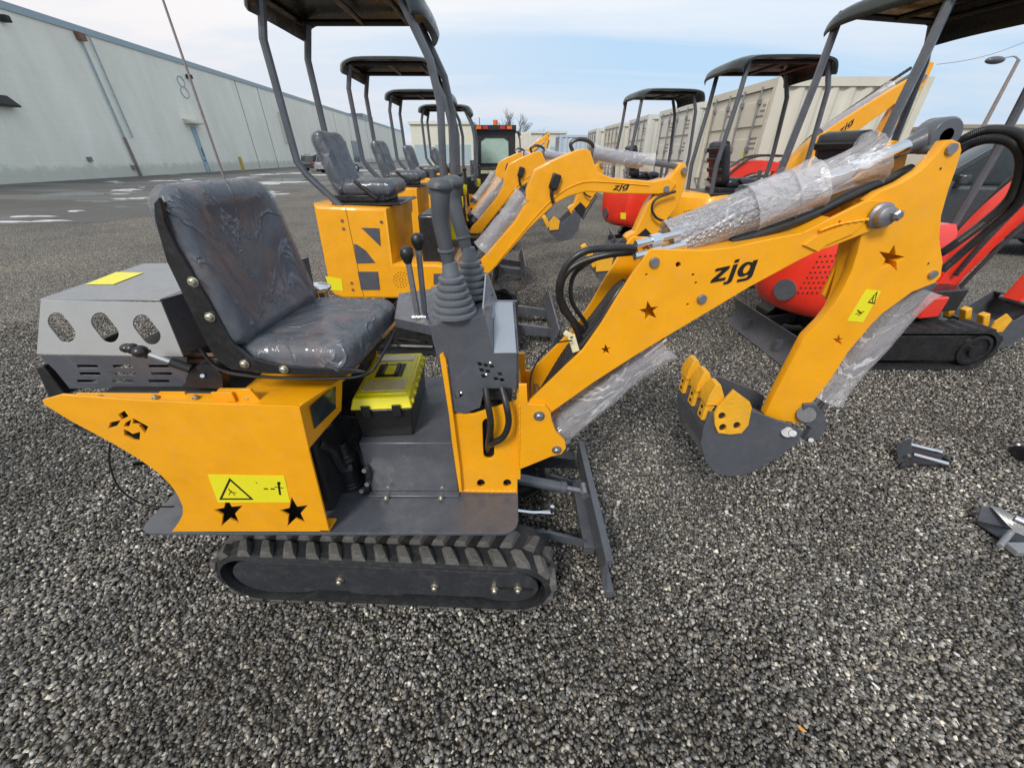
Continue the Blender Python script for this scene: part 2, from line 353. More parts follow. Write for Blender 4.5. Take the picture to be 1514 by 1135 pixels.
def pad(c, d, rad, rot=None, sub=10, amp=0, sc=20, dome=0):
    """rounded cushion, size d, centred c"""
    a, b, e = [x/2 for x in d]; bm = bmesh.new(); bmesh.ops.create_cube(bm, size=1)
    bmesh.ops.subdivide_edges(bm, edges=bm.edges, cuts=sub, use_grid_fill=True)
    out = []
    for v in bm.verts:
        p = Vector((v.co.x*2*a, v.co.y*2*b, v.co.z*2*e)); q = Vector((max(-a+rad, min(a-rad, p.x)), max(-b+rad, min(b-rad, p.y)), max(-e+min(rad, e*.98), min(e-min(rad, e*.98), p.z))))
        dlt = p-q
        if dlt.length > 1e-6: p = q+dlt.normalized()*min(rad, max(dlt.length, 1e-6)) if dlt.length > rad else p
        if dome: p.z += dome*(1-(p.x/a)**2)*(1-(p.y/b)**2)*(1 if p.z > 0 else 0)
        if amp: p += noise.noise_vector(p*sc)*amp
        out.append(p)
    fs = [tuple(v.index for v in f.verts) for f in bm.faces]; bm.free()
    m = (rot or Matrix.Identity(3)); c = Vector(c)
    return [c+m@p for p in out], fs
def bolts(name, mat, par, pts, ax=(0, -1, 0), r=.009, h=.007, xf=None):
    for p in pts:
        mb = MB(); bolt(mb, p, ax, r, h)
        if xf: xf(mb)
        mb.build(name, mat, par)
def bolt(mb, p, ax=(0, -1, 0), r=.009, h=.007):
    ax = Vector(ax); p = Vector(p)
    mb.lathe(p, ax, [(r*1.5, 0), (r*1.5, h*.3), (r, h*.32), (r, h), (r*.7, h*1.25)], 12)
# ------------------------------------------------------------------ object helpers
def tag(o, label=None, cat=None, group=None, kind=None):
    if label: o['label'] = label
    if cat: o['category'] = cat
    if group: o['group'] = group
    if kind: o['kind'] = kind
    return o
def thing(name, loc, label, cat, group=None):
    global ORG
    o = bpy.data.objects.new(name, None); COL.objects.link(o); o.location = loc; ORG = Vector(loc); o.empty_display_size = .1
    return tag(o, label, cat, group)
def done():
    global ORG
    ORG = Vector((0, 0, 0))
def kids(o): return [c for c in bpy.data.objects if c.parent is o]
def copy_tree(o, parent=None):
    c = o.copy(); COL.objects.link(c); c.parent = parent
    for ch in kids(o): copy_tree(ch, c)
    return c

#@@SKY
# ------------------------------------------------------------------ sky and light
w = bpy.data.worlds.new('World'); scene.world = w; w.use_nodes = True; nt = w.node_tree
bg = nt.nodes['Background']; bg.inputs['Strength'].default_value = .1
SUN_EL = R(42); SUN_AZ = R(205)    # behind the camera, to the left
sky = nt.nodes.new('ShaderNodeTexSky'); sky.sky_type = 'NISHITA'; sky.sun_disc = False
sky.sun_elevation = SUN_EL; sky.sun_rotation = SUN_AZ; sky.dust_density = 2.0
tc = nt.nodes.new('ShaderNodeTexCoord'); sx = nt.nodes.new('ShaderNodeSeparateXYZ'); nt.links.new(tc.outputs['Generated'], sx.inputs[0])
# project the view direction onto a flat cloud layer
mz = nt.nodes.new('ShaderNodeMath'); mz.operation = 'MAXIMUM'; nt.links.new(sx.outputs[2], mz.inputs[0]); mz.inputs[1].default_value = .0
mz2 = nt.nodes.new('ShaderNodeMath'); mz2.operation = 'ADD'; nt.links.new(mz.outputs[0], mz2.inputs[0]); mz2.inputs[1].default_value = .12
dx = nt.nodes.new('ShaderNodeMath'); dx.operation = 'DIVIDE'; nt.links.new(sx.outputs[0], dx.inputs[0]); nt.links.new(mz2.outputs[0], dx.inputs[1])
dy = nt.nodes.new('ShaderNodeMath'); dy.operation = 'DIVIDE'; nt.links.new(sx.outputs[1], dy.inputs[0]); nt.links.new(mz2.outputs[0], dy.inputs[1])
cb = nt.nodes.new('ShaderNodeCombineXYZ'); nt.links.new(dx.outputs[0], cb.inputs[0]); nt.links.new(dy.outputs[0], cb.inputs[1])
mp = nt.nodes.new('ShaderNodeMapping'); nt.links.new(cb.outputs[0], mp.inputs[0]); mp.inputs['Rotation'].default_value = (0, 0, R(-35)); mp.inputs['Scale'].default_value = (.28, .85, 1); mp.inputs['Location'].default_value = (.4, 1.3, 0)
cn = noise_n(nt, 1.0, 7, .55, mp.outputs[0], .5)
cm = ramp(nt, cn.outputs[0], [(.36, (.10, .10, .10)), (.47, (.55, .55, .55)), (.62, (1, 1, 1))])
# clouds thicker to the left
ax = nt.nodes.new('ShaderNodeMapRange'); nt.links.new(sx.outputs[0], ax.inputs[0]); ax.inputs[1].default_value = -.75; ax.inputs[2].default_value = .35; ax.inputs[3].default_value = 1; ax.inputs[4].default_value = 0
mxm = nt.nodes.new('ShaderNodeMath'); mxm.operation = 'MAXIMUM'; nt.links.new(cm.outputs[0], mxm.inputs[0]); nt.links.new(ax.outputs[0], mxm.inputs[1])
cc = nt.nodes.new('ShaderNodeMixRGB'); nt.links.new(ax.outputs[0], cc.inputs[0]); cc.inputs[1].default_value = (7.6, 7.9, 8.2, 1); cc.inputs[2].default_value = (9.3, 8.5, 7.9, 1)
# thin grey-mauve band near the horizon
hz = ramp(nt, sx.outputs[2], [(.0, (.72, .76, .84)), (.22, (.90, .94, 1.0)), (.5, (1.0, 1.01, 1.0))])
ch = nt.nodes.new('ShaderNodeMixRGB'); ch.blend_type = 'MULTIPLY'; ch.inputs[0].default_value = 1; nt.links.new(cc.outputs[0], ch.inputs[1]); nt.links.new(hz.outputs[0], ch.inputs[2])
bl = nt.nodes.new('ShaderNodeMixRGB'); bl.blend_type = 'MIX'; bl.inputs[0].default_value = .80; nt.links.new(sky.outputs[0], bl.inputs[1]); bl.inputs[2].default_value = (4.2, 6.2, 8.3, 1)
fin = nt.nodes.new('ShaderNodeMixRGB'); nt.links.new(mxm.outputs[0], fin.inputs[0]); nt.links.new(bl.outputs[0], fin.inputs[1]); nt.links.new(ch.outputs[0], fin.inputs[2])
nt.links.new(fin.outputs[0], bg.inputs[0])
sl = bpy.data.lights.new('sun', 'SUN'); sl.energy = 2.0; sl.angle = R(14); sl.color = (1, .96, .90)
so = bpy.data.objects.new('sun', sl); COL.objects.link(so)
dirv = Vector((math.sin(SUN_AZ)*math.cos(SUN_EL), math.cos(SUN_AZ)*math.cos(SUN_EL), math.sin(SUN_EL)))
so.rotation_euler = dirv.to_track_quat('Z', 'Y').to_euler()

#@@GROUND
# ------------------------------------------------------------------ ground
m = MB(); m.add([(-500, -60, 0), (500, -60, 0), (500, 900, 0), (-500, 900, 0)], [(0, 1, 2, 3)])
tag(m.build('ground', mat_gravel_base()), kind='structure')
def stones(name, n, x0, x1, y0, y1, keep, rmin, rmax, z0, seed):
    rng = np.random.default_rng(seed)
    x = rng.uniform(x0, x1, n); y = rng.uniform(y0, y1, n); k = keep(x, y) > rng.uniform(0, 1, n); x = x[k]; y = y[k]; n = len(x)
    base = np.array([(-1, -1, -1), (1, -1, -1), (1, 1, -1), (-1, 1, -1), (-1, -1, 1), (1, -1, 1), (1, 1, 1), (-1, 1, 1)], float)*.62
    r = rmin+(rmax-rmin)*rng.beta(1.6, 2.6, n)
    v = base[None]*(1+rng.uniform(-.45, .35, (n, 8, 3)))
    sc = np.stack([rng.uniform(.8, 1.5, n), rng.uniform(.7, 1.1, n), rng.uniform(.5, .9, n)], 1)*r[:, None]
    v = v*sc[:, None, :]
    q = rng.normal(size=(n, 4)); q[:, 1:3] *= .8; q /= np.linalg.norm(q, axis=1)[:, None]; w_, a, b, c = q.T
    Rm = np.stack([1-2*(b*b+c*c), 2*(a*b-c*w_), 2*(a*c+b*w_), 2*(a*b+c*w_), 1-2*(a*a+c*c), 2*(b*c-a*w_), 2*(a*c-b*w_), 2*(b*c+a*w_), 1-2*(a*a+b*b)], 1).reshape(n, 3, 3)
    v = np.einsum('nij,nkj->nki', Rm, v)
    bumpz = .006*np.sin(x*2.1+1)*np.sin(y*2.7)+.004*np.sin(x*5.3)*np.sin(y*4.1+2)
    v += np.stack([x, y, z0+rng.uniform(-.002, .007, n)+np.maximum(bumpz, -.003)], 1)[:, None, :]
    quads = np.array([(3, 2, 1, 0), (4, 5, 6, 7), (0, 1, 5, 4), (1, 2, 6, 5), (2, 3, 7, 6), (3, 0, 4, 7)])
    f = (quads[None]+(np.arange(n)*8)[:, None, None]).reshape(-1)
    me = bpy.data.meshes.new(name); me.vertices.add(n*8); me.vertices.foreach_set('co', v.reshape(-1).astype(np.float32))
    me.loops.add(n*24); me.loops.foreach_set('vertex_index', f.astype(np.int32)); me.polygons.add(n*6)
    me.polygons.foreach_set('loop_start', (np.arange(n*6)*4).astype(np.int32)); me.update(calc_edges=True)
    g = np.exp(rng.normal(np.log(.138), .68, n)); g = np.clip(g, .02, .62)
    patch = 1+.20*np.sin(x*1.7+.5*np.sin(y*2.3))*np.sin(y*1.9+1.1)+.10*np.sin(x*4.1+y*3.3)+.12*np.sin(x*7.3-y*5.1+2*np.sin(y*3))
    damp = np.clip(1.6*(np.sin(x*1.3-.8*y+1.7*np.sin(y*1.1+x*.6))*np.sin(y*2.2+x*.9+.6))-.35, 0, 1); g = g*patch*(1-.30*damp); warm = rng.uniform(-.02, .17, n)
    colr = np.stack([g*(1.02+warm), g*(1.0+warm*.3), g*(.965-warm*.8), np.ones(n)], 1); colr = np.repeat(colr, 8, 0).astype(np.float32)
    at = me.attributes.new('tint', 'FLOAT_COLOR', 'POINT'); at.data.foreach_set('color', colr.reshape(-1))
    me.materials.append(STONE); o = bpy.data.objects.new(name, me); COL.objects.link(o)
    return tag(o, kind='stuff')
STONE = mat_stones()
def keep_near(x, y):
    d = np.hypot(x*.8, y); return np.clip(1.35-d/4.2, 0, 1)*(np.abs(x) < y*1.55+1.9)
stones('gravel', 700000, -6.0, 6.0, -.3, 5.0, keep_near, .0045, .0128, .006, 3)
STONE_DONE = True
# asphalt yard by the warehouse
def ground_poly(name, pts, z, mat):
    m = MB(); vs = [Vector((p.x, p.y, z)) for p in pts]; m.add(vs, [tuple(range(len(vs)))]); return tag(m.build(name, mat, smooth=0), kind='structure')
edge = [(-60, 333), (60, 331), (150, 329), (190, 322), (235, 318), (300, 298), (380, 289), (430, 282), (520, 268), (600, 256), (690, 246), (740, 241)]
ep = []
for a, b in zip(edge, edge[1:]):
    for k in range(6):
        t = k/6; q = P(a[0]+(b[0]-a[0])*t, a[1]+(b[1]-a[1])*t+random.uniform(-.8, .8), Z=0); ep.append(q)
far = [Vector((-6, 220, 0)), Vector((-45, 240, 0)), Vector((-45, 5, 0))]
ground_poly('asphalt_yard', ep+far, .004, 'asphalt')
def blob(cx, cy, rx, ry, z, mat, name, n=22):
    c = P(cx, cy, Z=0); ex = abs(P(cx+rx, cy, Z=0).x-c.x); ey = abs(P(cx, cy-ry, Z=0).y-c.y)
    pts = []
    for i in range(n):
        a = 2*math.pi*i/n; k = 1+random.uniform(-.22, .18)+.35*math.sin(3*a+cx)+.2*math.sin(5*a+cy)
        pts.append(Vector((c.x+math.cos(a)*ex*k, c.y+math.sin(a)*ey*k, 0)))
    return pts
sm = MB(); pm = MB()
def sheet(mb, pts, h):
    c = sum(pts, Vector())/len(pts); n = len(pts)
    vs = [Vector((p.x, p.y, .005)) for p in pts]+[c.lerp(p, .6)+Vector((0, 0, .005+h)) for p in pts]+[c+Vector((0, 0, .005+h*1.1))]
    mb.add(vs, [(i, (i+1) % n, (i+1) % n+n, i+n) for i in range(n)]+[(i+n, (i+1) % n+n, 2*n) for i in range(n)])
for a in [(70, 326.5, 22, 1.1), (20, 328, 26, .7), (112, 312, 9, .9), (45, 320, 30, .9), (205, 293, 11, 1.2), (182, 281, 16, 1.1), (408, 270, 30, 2.2), (395, 285, 12, 1.2), (415, 287, 8, 1.2), (390, 258, 14, .9),
          (430, 256, 18, .9), (240, 267, 22, .6), (180, 294, 10, .6), (500, 258, 22, 1.3), (530, 252, 26, 1), (590, 250, 14, .8), (470, 258, 10, .6), (365, 262, 16, .6), (330, 275, 14, .7)]+[(random.uniform(165, 600), random.uniform(251, 292), random.uniform(3, 14), random.uniform(.3, .8)) for _ in range(26)]:
    sheet(sm, blob(*a, 0, 0, 0), .02)
tag(sm.build('snow', 'snow', smooth=0), kind='structure')
for a in [(120, 287, 60, 3), (150, 297, 40, 1.3), (260, 300, 50, 2), (360, 290, 45, 2), (440, 266, 50, 2.2), (560, 256, 40, 1.5), (190, 306, 30, .8)]:
    pts = blob(*a, 0, 0, 0); pm.add([Vector((p.x, p.y, .0075)) for p in pts], [tuple(range(len(pts)))])
tag(pm.build('puddles', 'puddle', smooth=0), kind='structure')
#@@MAIN
#@@ main excavator
ex = thing('mini_excavator', (-.62, 1.17, 0), 'nearest small yellow excavator, open without canopy, film-wrapped seat, boom reaching right', 'mini excavator')
PIV = Vector((-.47, .89, 0)); YAW = Matrix.Rotation(R(-2.4), 4, 'Z')
def under(mb): return mb.xf(Matrix.Translation(PIV) @ YAW @ Matrix.Translation(-PIV))
# ---- tracks
def loop_pts(x0, x1, z0, z1, n=200, droop=0.0):
    r0 = (z1-z0)/2; L = (x1-x0-2*r0); tot = 2*L+2*math.pi*r0; out = []
    for i in range(n):
        s = tot*i/n
        if s < L: p = (x0+r0+s, z1-droop*math.sin(math.pi*s/L)*0, 0); nx, nz = 0, 1
        elif s < L+math.pi*r0:
            a = (s-L)/r0; nx, nz = math.sin(a), math.cos(a); p = (x1-r0+nx*r0, (z0+z1)/2+nz*r0, 0)
        elif s < 2*L+math.pi*r0: p = (x1-r0-(s-L-math.pi*r0), z0, 0); nx, nz = 0, -1
        else:
            a = (s-2*L-math.pi*r0)/r0; nx, nz = -math.sin(a), -math.cos(a); p = (x0+r0+nx*r0, (z0+z1)/2+nz*r0, 0)
        out.append((p[0], p[1], nx, nz))
    return out
def track_belt(x0, x1, z0, z1, y0, y1, nl=36, lug=.018, parent=None):
    t = .022; pts = loop_pts(x0, x1, z0, z1, nl*4); mb = MB(); vs = []; fs = []; n = len(pts)
    for (x, z, nx, nz) in pts:
        vs += [Vector((x, y0+.008, z)), Vector((x, y1-.008, z)), Vector((x-nx*t, y1, z-nz*t)), Vector((x-nx*t, y0, z-nz*t)), ]
    vs2 = []
    for i in range(n):
        for k in range(4):
            a = i*4+k; b = i*4+(k+1) % 4; c = ((i+1) % n)*4+(k+1) % 4; d = ((i+1) % n)*4+k; fs.append((a, b, c, d))
    mb.add(vs, fs)
    belt = under(mb).build('track_belt', 'rubber', parent, smooth=50)
    lg = MB(); w = y1-y0
    for j in range(nl):
        x, z, nx, nz = pts[j*4]; tx, tz = nz, -nx
        for side in (0, 1):
            off = .0 if side == 0 else .5
            x, z, nx, nz = pts[(j*4+(2 if side else 0)) % n]; tx, tz = nz, -nx
            ya, yb = (y0+.002, y0+w*.33) if side == 0 else (y0+w*.39, y0+w*.74)
            def q(s, y, h): return Vector((x+tx*s+nx*h, y, z+tz*s+nz*h))
            s0, s1 = -.016, .016; k = .010
            sh = .014 if side == 0 else -.014
            lg.hexa([q(s0-k+sh, ya, -.004), q(s1+k+sh, ya, -.004), q(s1+k-sh, yb, -.004), q(s0-k-sh, yb, -.004), q(s0+sh*.9, ya+.006, lug), q(s1+sh*.9, ya+.006, lug), q(s1-.004-sh, yb-.004, lug), q(s0+.004-sh, yb-.004, lug)])
    under(lg).build('track_lugs', 'lug', belt, bevel=.002, seg=1)
    return belt
X0, X1 = -1.085, .145
for (ya, yb) in ((.80, .985), (1.36, 1.545)):
    tb = track_belt(X0, X1, .028, .305, ya, yb, 34, .020, ex)
    tb.name = 'track_belt'
    y = ya+.012
    # side frame: rounded plate with stepped lower edge
    fr = MB(); xa, xb = X0+.05, X1-.045
    top = .252; bot = .075
    outl = [(xa+.10, top-.002), (xb-.10, top-.012)]
    for a in range(80, -100, -12): outl.append((xb-.105+math.cos(R(a))*.105, .158+math.sin(R(a))*.092))
    outl += [(xb-.16, .068), (xb-.20, .085), (-.40, .085), (-.42, .072), (-.60, .072), (-.62, .088), (xa+.30, .088), (xa+.25, .068), (xa+.10, .062)]
    for a in range(260, 100, -12): outl.append((xa+.10+math.cos(R(a))*.10, .158+math.sin(R(a))*.093))
    fr.mesh(plate_xz(outl, y+.006, .02, bev=.004)); fr.b2((xa+.1, y+.02, .09), (xb-.1, yb-.02, .25))
    f = under(fr).build('track_frame', 'darkgrey', ex)
    # recessed tensioner with bolts
    sl_ = MB(); sl_.b2((xb-.155, y+.001, .148), (xb-.02, y+.008, .160)); under(sl_).build('tension_slot', 'dark', f)
    bolts('bolt', 'zinc', f, [(bx, y+.005, bz) for bx, bz in ((-.63, .165), (-.28, .150), (xb-.16, .150), (xb-.075, .157))], r=.010, h=.014, xf=under)
    under(MB().b2((xb-.168, y-.004, .128), (xb-.155, y+.006, .178))).build('tension_nut', 'zinc', f)
uc = MB(); uc.b2((-.95, .97, .14), (0, 1.38, .27)); uc.b2((-.62, 1.0, .27), (-.25, 1.33, .40)); under(uc).build('undercarriage', 'dark', ex, bevel=.01)
# ---- blade
bl_ = MB(); prof = []
for i in range(9):
    t = i/8; z = .015+t*.235; x = .385-.018*math.sin(math.pi*(t))+(-.03)*(t); prof.append((x, z))
full = [(x, z) for x, z in prof]+[(x-.012, z) for x, z in reversed(prof)]
bl_.prism([(x, .845, z) for x, z in full], (0, .66, 0)); bl_.b2((.338, .842, .225), (.366, 1.508, .255)); bl_.b2((.366, .842, .010), (.394, 1.508, .060))
bo = bl_.build('blade', 'grey', ex, bevel=.002)
for y in (1.02, 1.36):
    MB().prism([(-.05, y, .20), (.16, y, .17), (.345, y, .10), (.345, y, .065), (.15, y, .125), (-.05, y, .15)], (0, .014, 0)).build('blade_arm', 'grey', ex, bevel=.002)
MB().b2((.30, 1.0, .06), (.345, 1.38, .11)).build('blade_crossbar', 'grey', ex, bevel=.002)
a, b = Vector((-.02, 1.2, .31)), Vector((.30, 1.2, .225)); cb_ = MB(); cb_.cyl(a, a.lerp(b, .78), .024); cb_.cyl(a.lerp(b, .72), a.lerp(b, .80), .028)
cy = cb_.build('blade_cylinder', 'grey', ex, bevel=.002)
r_ = MB(); r_.cyl(a.lerp(b, .7), b, .012); r_.cyl(b+Vector((.02, -.03, 0)), b+Vector((.02, .03, 0)), .02); r_.build('cylinder_rod', 'steelpin', cy)
ft = MB(); ft.tube(spline([(0, 1.07, .25), (.08, 1.07, .235), (.13, 1.07, .235)]), .008); ft.cyl((.125, 1.07, .235), (.172, 1.07, .235), .010).cyl((.165, 1.07, .228), (.165, 1.07, .272), .009); ft.build('hose_fitting', 'chrome', cy)
dk = MB(); dk.prism([(.03, 1.30, .36), (.28, 1.30, .315), (.30, 1.30, .26), (.03, 1.30, .27)], (0, .05, 0)); dk.build('blade_bracket', 'black', ex)
# ---- deck
dz = .42; c = lambda x, y: (P(x, y, Z=dz).x, P(x, y, Z=dz).y)
def rrect(x0, y0, x1, y1, r, n=6):
    o = []
    for cx, cy_, a0 in ((x1-r, y1-r, 0), (x0+r, y1-r, 90), (x0+r, y0+r, 180), (x1-r, y0+r, 270)):
        for k in range(n+1): a = R(a0+90*k/n); o.append((cx+math.cos(a)*r, cy_+math.sin(a)*r))
    return o
vs, fs = flat(rrect(-1.262, .828, .022, 1.50, .055), [], .012, .002)
dkm = MB().add([v+Vector((0, 0, dz-.006)) for v in vs], fs)
deck = dkm.build('deck_plate', 'grey', ex)
# ---- yellow side panel with cut-outs
NY = .829
panel = [(62, 591), (66, 598), (103, 621), (165, 654), (207, 679), (236, 700), (252, 716), (263, 732), (270, 748), (270, 760), (264, 772), (254, 785), (487, 785), (440, 600), (330, 597), (200, 591), (90, 583)]
logo = [[(175, 612), (184, 607), (190, 615), (180, 620)], [(163, 624), (178, 621), (172, 630), (160, 633)], [(186, 624), (194, 620), (190, 632), (183, 630)], [(197, 618), (219, 630), (214, 640), (205, 628), (196, 626)],
        [(183, 634), (190, 637), (196, 641), (207, 638), (206, 652), (196, 650), (184, 643)]]
pm_ = MB().mesh(plate_px(panel, NY, .008, logo+[star(338, 757, 23, 8), star(435, 757, 23, 10)]))
pan = pm_.build('side_panel', 'yellow', ex)
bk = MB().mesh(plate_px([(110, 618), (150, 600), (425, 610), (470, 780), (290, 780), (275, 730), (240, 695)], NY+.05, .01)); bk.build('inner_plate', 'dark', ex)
# top shelf of the panel, boxy right end
TZ = P(440, 600, Y=NY).z; Pa = P(440, 600, Y=NY); XL = P(75, 592, Y=NY).x
sh = MB(); xs = P(330, 600, Y=NY).x
sh.prism([(xs, NY+.002, TZ-.001), (Pa.x, NY+.002, TZ-.001), (-.497, 1.0, TZ-.001), (-.46, 1.46, TZ-.001), (xs, 1.46, TZ-.001)], (0, 0, -.010))
A1 = P(442, 601, Y=NY); B1 = P(507, 549, Z=TZ-.001); D1 = P(457, 663, Y=NY); C1 = P(505, 606, Y=B1.y+.0)
sh.prism([A1, B1, C1, D1], (-.008, .002, 0))
# lower inner edge flange and foot
sh.build('panel_return', 'yellow', pan, bevel=.0015)
ft_ = MB().prism([P(474, 785, Y=NY), P(487, 785, Y=NY), P(498, 767, Y=NY+.045), P(486, 767, Y=NY+.045)], (0, 0, .006)); ft_.build('panel_foot', 'yellow', pan)
wn = MB().prism([A1.lerp(B1, .2)*.84+D1.lerp(C1, .2)*.16, A1.lerp(B1, .80)*.84+D1.lerp(C1, .80)*.16, A1.lerp(B1, .80)*.25+D1.lerp(C1, .80)*.75, A1.lerp(B1, .2)*.30+D1.lerp(C1, .2)*.70], (.002, -.001, 0)); wn.build('panel_window', 'glass', pan)
# rear shelf lip with tabs and bolts
lip = MB(); lip.prism([(XL-.01, NY+.003, TZ+.0), (xs, NY+.003, TZ-.001), (xs, NY+.060, TZ+.002), (XL+.02, NY+.050, TZ+.012)], (0, 0, -.006))
lip.b2((-.80, NY+.02, TZ), (-.745, NY+.026, TZ+.03)); lip.b2((-.97, NY+.05, TZ), (-.90, NY+.056, TZ+.012))
lip.mesh(plate_xz([(-.80, TZ-.005), (-.80, TZ+.02), (-.785, TZ+.034), (-.70, TZ+.034), (-.685, TZ-.005)], NY+.03, .008)); lo = lip.build('shelf_lip', 'yellow', pan, bevel=.001)
bolts('bolt', 'zinc', lo, [(x, NY+.035, TZ+.004) for x in (-1.12, -.97, -.86, -.77, -.72)], (0, 0, 1), .006, .006)
# far side panel, engine block, floor
fp = MB().mesh(plate_xz(pz(panel, NY), 1.46, .008)); fp.build('side_panel', 'yellow', ex)
eb = MB(); eb.prism([(-1.16, .90, .93), (-.60, .90, .93), (-.62, .90, .44), (-.92, .90, .44), (-.98, .90, .66), (-1.13, .90, .80)], (0, .54, 0)); eb.build('engine_block', 'dark', ex, bevel=.01)
# sticker on panel
sp1 = [(307, 701), (420, 703), (429, 742), (322, 742)]
st = MB().mesh(plate_px(sp1, NY-.0012, .001, bev=.0002)).build('warning_label', 'sticker', pan)
ik = MB()
def tri_ring(mb, a, b, c_, Y, w=.16):
    pts = pz([a, b, c_], Y); cx = sum(p[0] for p in pts)/3; cz = sum(p[1] for p in pts)/3
    inn = [(p[0]+(cx-p[0])*w*1.2, p[1]+(cz-p[1])*w*1.2) for p in pts]; mb.mesh(plate_xz(pts, Y, .0008, [inn], bev=.0001))
def stroke(mb, pts, Y, w):
    pts = pz(pts, Y); l = []; r = []
    for i, p in enumerate(pts):
        a = pts[max(i-1, 0)]; b = pts[min(i+1, len(pts)-1)]; d = Vector((b[0]-a[0], b[1]-a[1])).normalized(); l.append((p[0]-d.y*w, p[1]+d.x*w)); r.append((p[0]+d.y*w, p[1]-d.x*w))
    mb.mesh(plate_xz(l+r[::-1], Y, .0008, bev=.0001))
tri_ring(ik, (339, 706), (375, 738), (324, 738), NY-.002)
stroke(ik, [(338, 722), (341, 727), (349, 728)], NY-.002, .0015); stroke(ik, [(347, 732), (342, 725), (338, 731)], NY-.002, .0012)
for x in (390, 400): stroke(ik, [(x, 722), (x+6, 722)], NY-.002, .0025)
stroke(ik, [(412, 716), (414, 731)], NY-.002, .003); stroke(ik, [(406, 719), (419, 721)], NY-.002, .0015); ik.mesh(plate_px(circ(412, 714, 2.6, 10), NY-.002, .0008, bev=.0001))
stroke(ik, [(378, 712), (380, 714)], NY-.002, .001)
ik.build('label_print', 'ink', st)
# ---- engine cover
cz0, cz1 = P(150, 524, Y=.93).z, P(150, 445, Y=.93).z
xa, xb = P(57, 445, Y=.93).x, P(238, 447, Y=.93).x
fy = .93
def slot(cx, cy_, L, w, a):
    o = []; 
    for s, a0 in ((1, -90), (-1, 90)):
        for k in range(9):
            t = R(a0+180*k/8); x = s*L/2+math.cos(t)*w; y = math.sin(t)*w; ca, sa = math.cos(R(a)), math.sin(R(a)); o.append((cx+x*ca-y*sa, cy_+x*sa+y*ca))
    return o
fm = MB().mesh(plate_px([(60, 443), (238, 447), (271, 527), (54, 523)], fy, .004, [slot(91, 484, 24, 13, 52), slot(155, 484, 24, 13, 52), slot(217, 487, 24, 13, 52)]))
xr = P(271, 527, Y=fy).x; xl2 = P(54, 523, Y=fy).x
cov = fm.build('engine_cover', 'silver', ex)
tp = MB()
tb_ = [Vector((xa, fy+.001, cz1)), Vector((xb, fy+.001, cz1)), P(268, 391, Z=cz1), P(213, 391, Z=cz1)]
tb_[2].x = xb+.02; tp.prism(tb_, (0, 0, .005))
tp.build('cover_top', 'midgrey', cov, bevel=.002)  # same sheet as the front; its darker reflection is put into the colour
rs = MB(); rs.prism([Vector((xb, fy+.004, cz1)), Vector((xr, fy+.004, cz0)), Vector((xr+.16, 1.40, cz0)), Vector((xb+.16, 1.40, cz1))], (-.004, 0, 0)); rs.prism([Vector((xb+.002, fy+.004, cz1)), Vector((xb+.16, 1.40, cz1)), tb_[2]+Vector((0, .0, 0)), ], (0, 0, .004)); rs.build('cover_side', 'grey', cov)
lb = MB().prism([P(127, 420, Z=cz1+.006), P(168, 420, Z=cz1+.006), P(212, 403, Z=cz1+.006), P(172, 402, Z=cz1+.006)], (0, 0, .001)); lb.build('cover_label', 'sticker', cov)
ins = MB(); ins.b2((-1.04, 1.04, 1.0), (-.86, 1.28, cz1-.06)); ins.cyl((-1.0, 1.05, 1.1), (-.95, 1.25, 1.12), .03)
ins.build('engine', 'black', ex, bevel=.006)
lw = MB(); z1_ = cz0+.0; Yv = fy+.004
hl = []
for r0, y0 in enumerate((541, 552, 563)):
    for q in range(3): cx0 = 128+q*53+(r0 % 2)*4; hl.append([(cx0-15, y0-2.2), (cx0+15, y0-2), (cx0+17, y0+.5), (cx0+15, y0+2.2), (cx0-13, y0+2)])
lw.mesh(plate_px([(57, 524), (276, 528), (280, 574), (103, 574), (82, 548)], Yv, .004, hl)); lo_ = lw.build('vent_panel', 'grey', ex)
MB().b2((-1.13, 1.0, .955), (-.78, 1.4, 1.02)).build('vent_backing', 'dark', lo_)
rp = MB(); rp.tube([(-1.15, .985, .985), (-.80, .985, .985)], .010); rp.tube([(-1.12, .98, 1.008), (-.85, .98, 1.008)], .007); rp.build('exhaust_pipe', 'rust', ex)
bt = MB(); bt.prism([P(52, 543, Y=.96), P(62, 540, Y=.96), P(97, 583, Y=.96), P(90, 590, Y=.96), P(72, 588, Y=.96)], (0, .30, 0)); bt.build('rear_bumper', 'black', ex, bevel=.004)
MB().tube(spline([P(163, 655, Y=.86), P(162, 685, Y=.87), P(176, 720, Y=.88), P(205, 742, Y=.89), P(235, 748, Y=.9), P(258, 748, Y=.92)], 6), .0028, 6).build('loose_cable', 'hose', ex)
MB().tube(spline([P(108, 628, Y=.9), P(120, 634, Y=.9), P(138, 640, Y=.9)], 4), .005, 6).build('drain_hose', 'hose', ex); MB().tube(spline([P(184, 690, Y=.9), P(196, 686, Y=.9), P(214, 684, Y=.93)], 4), .006, 6).build('drain_hose', 'hose', ex)
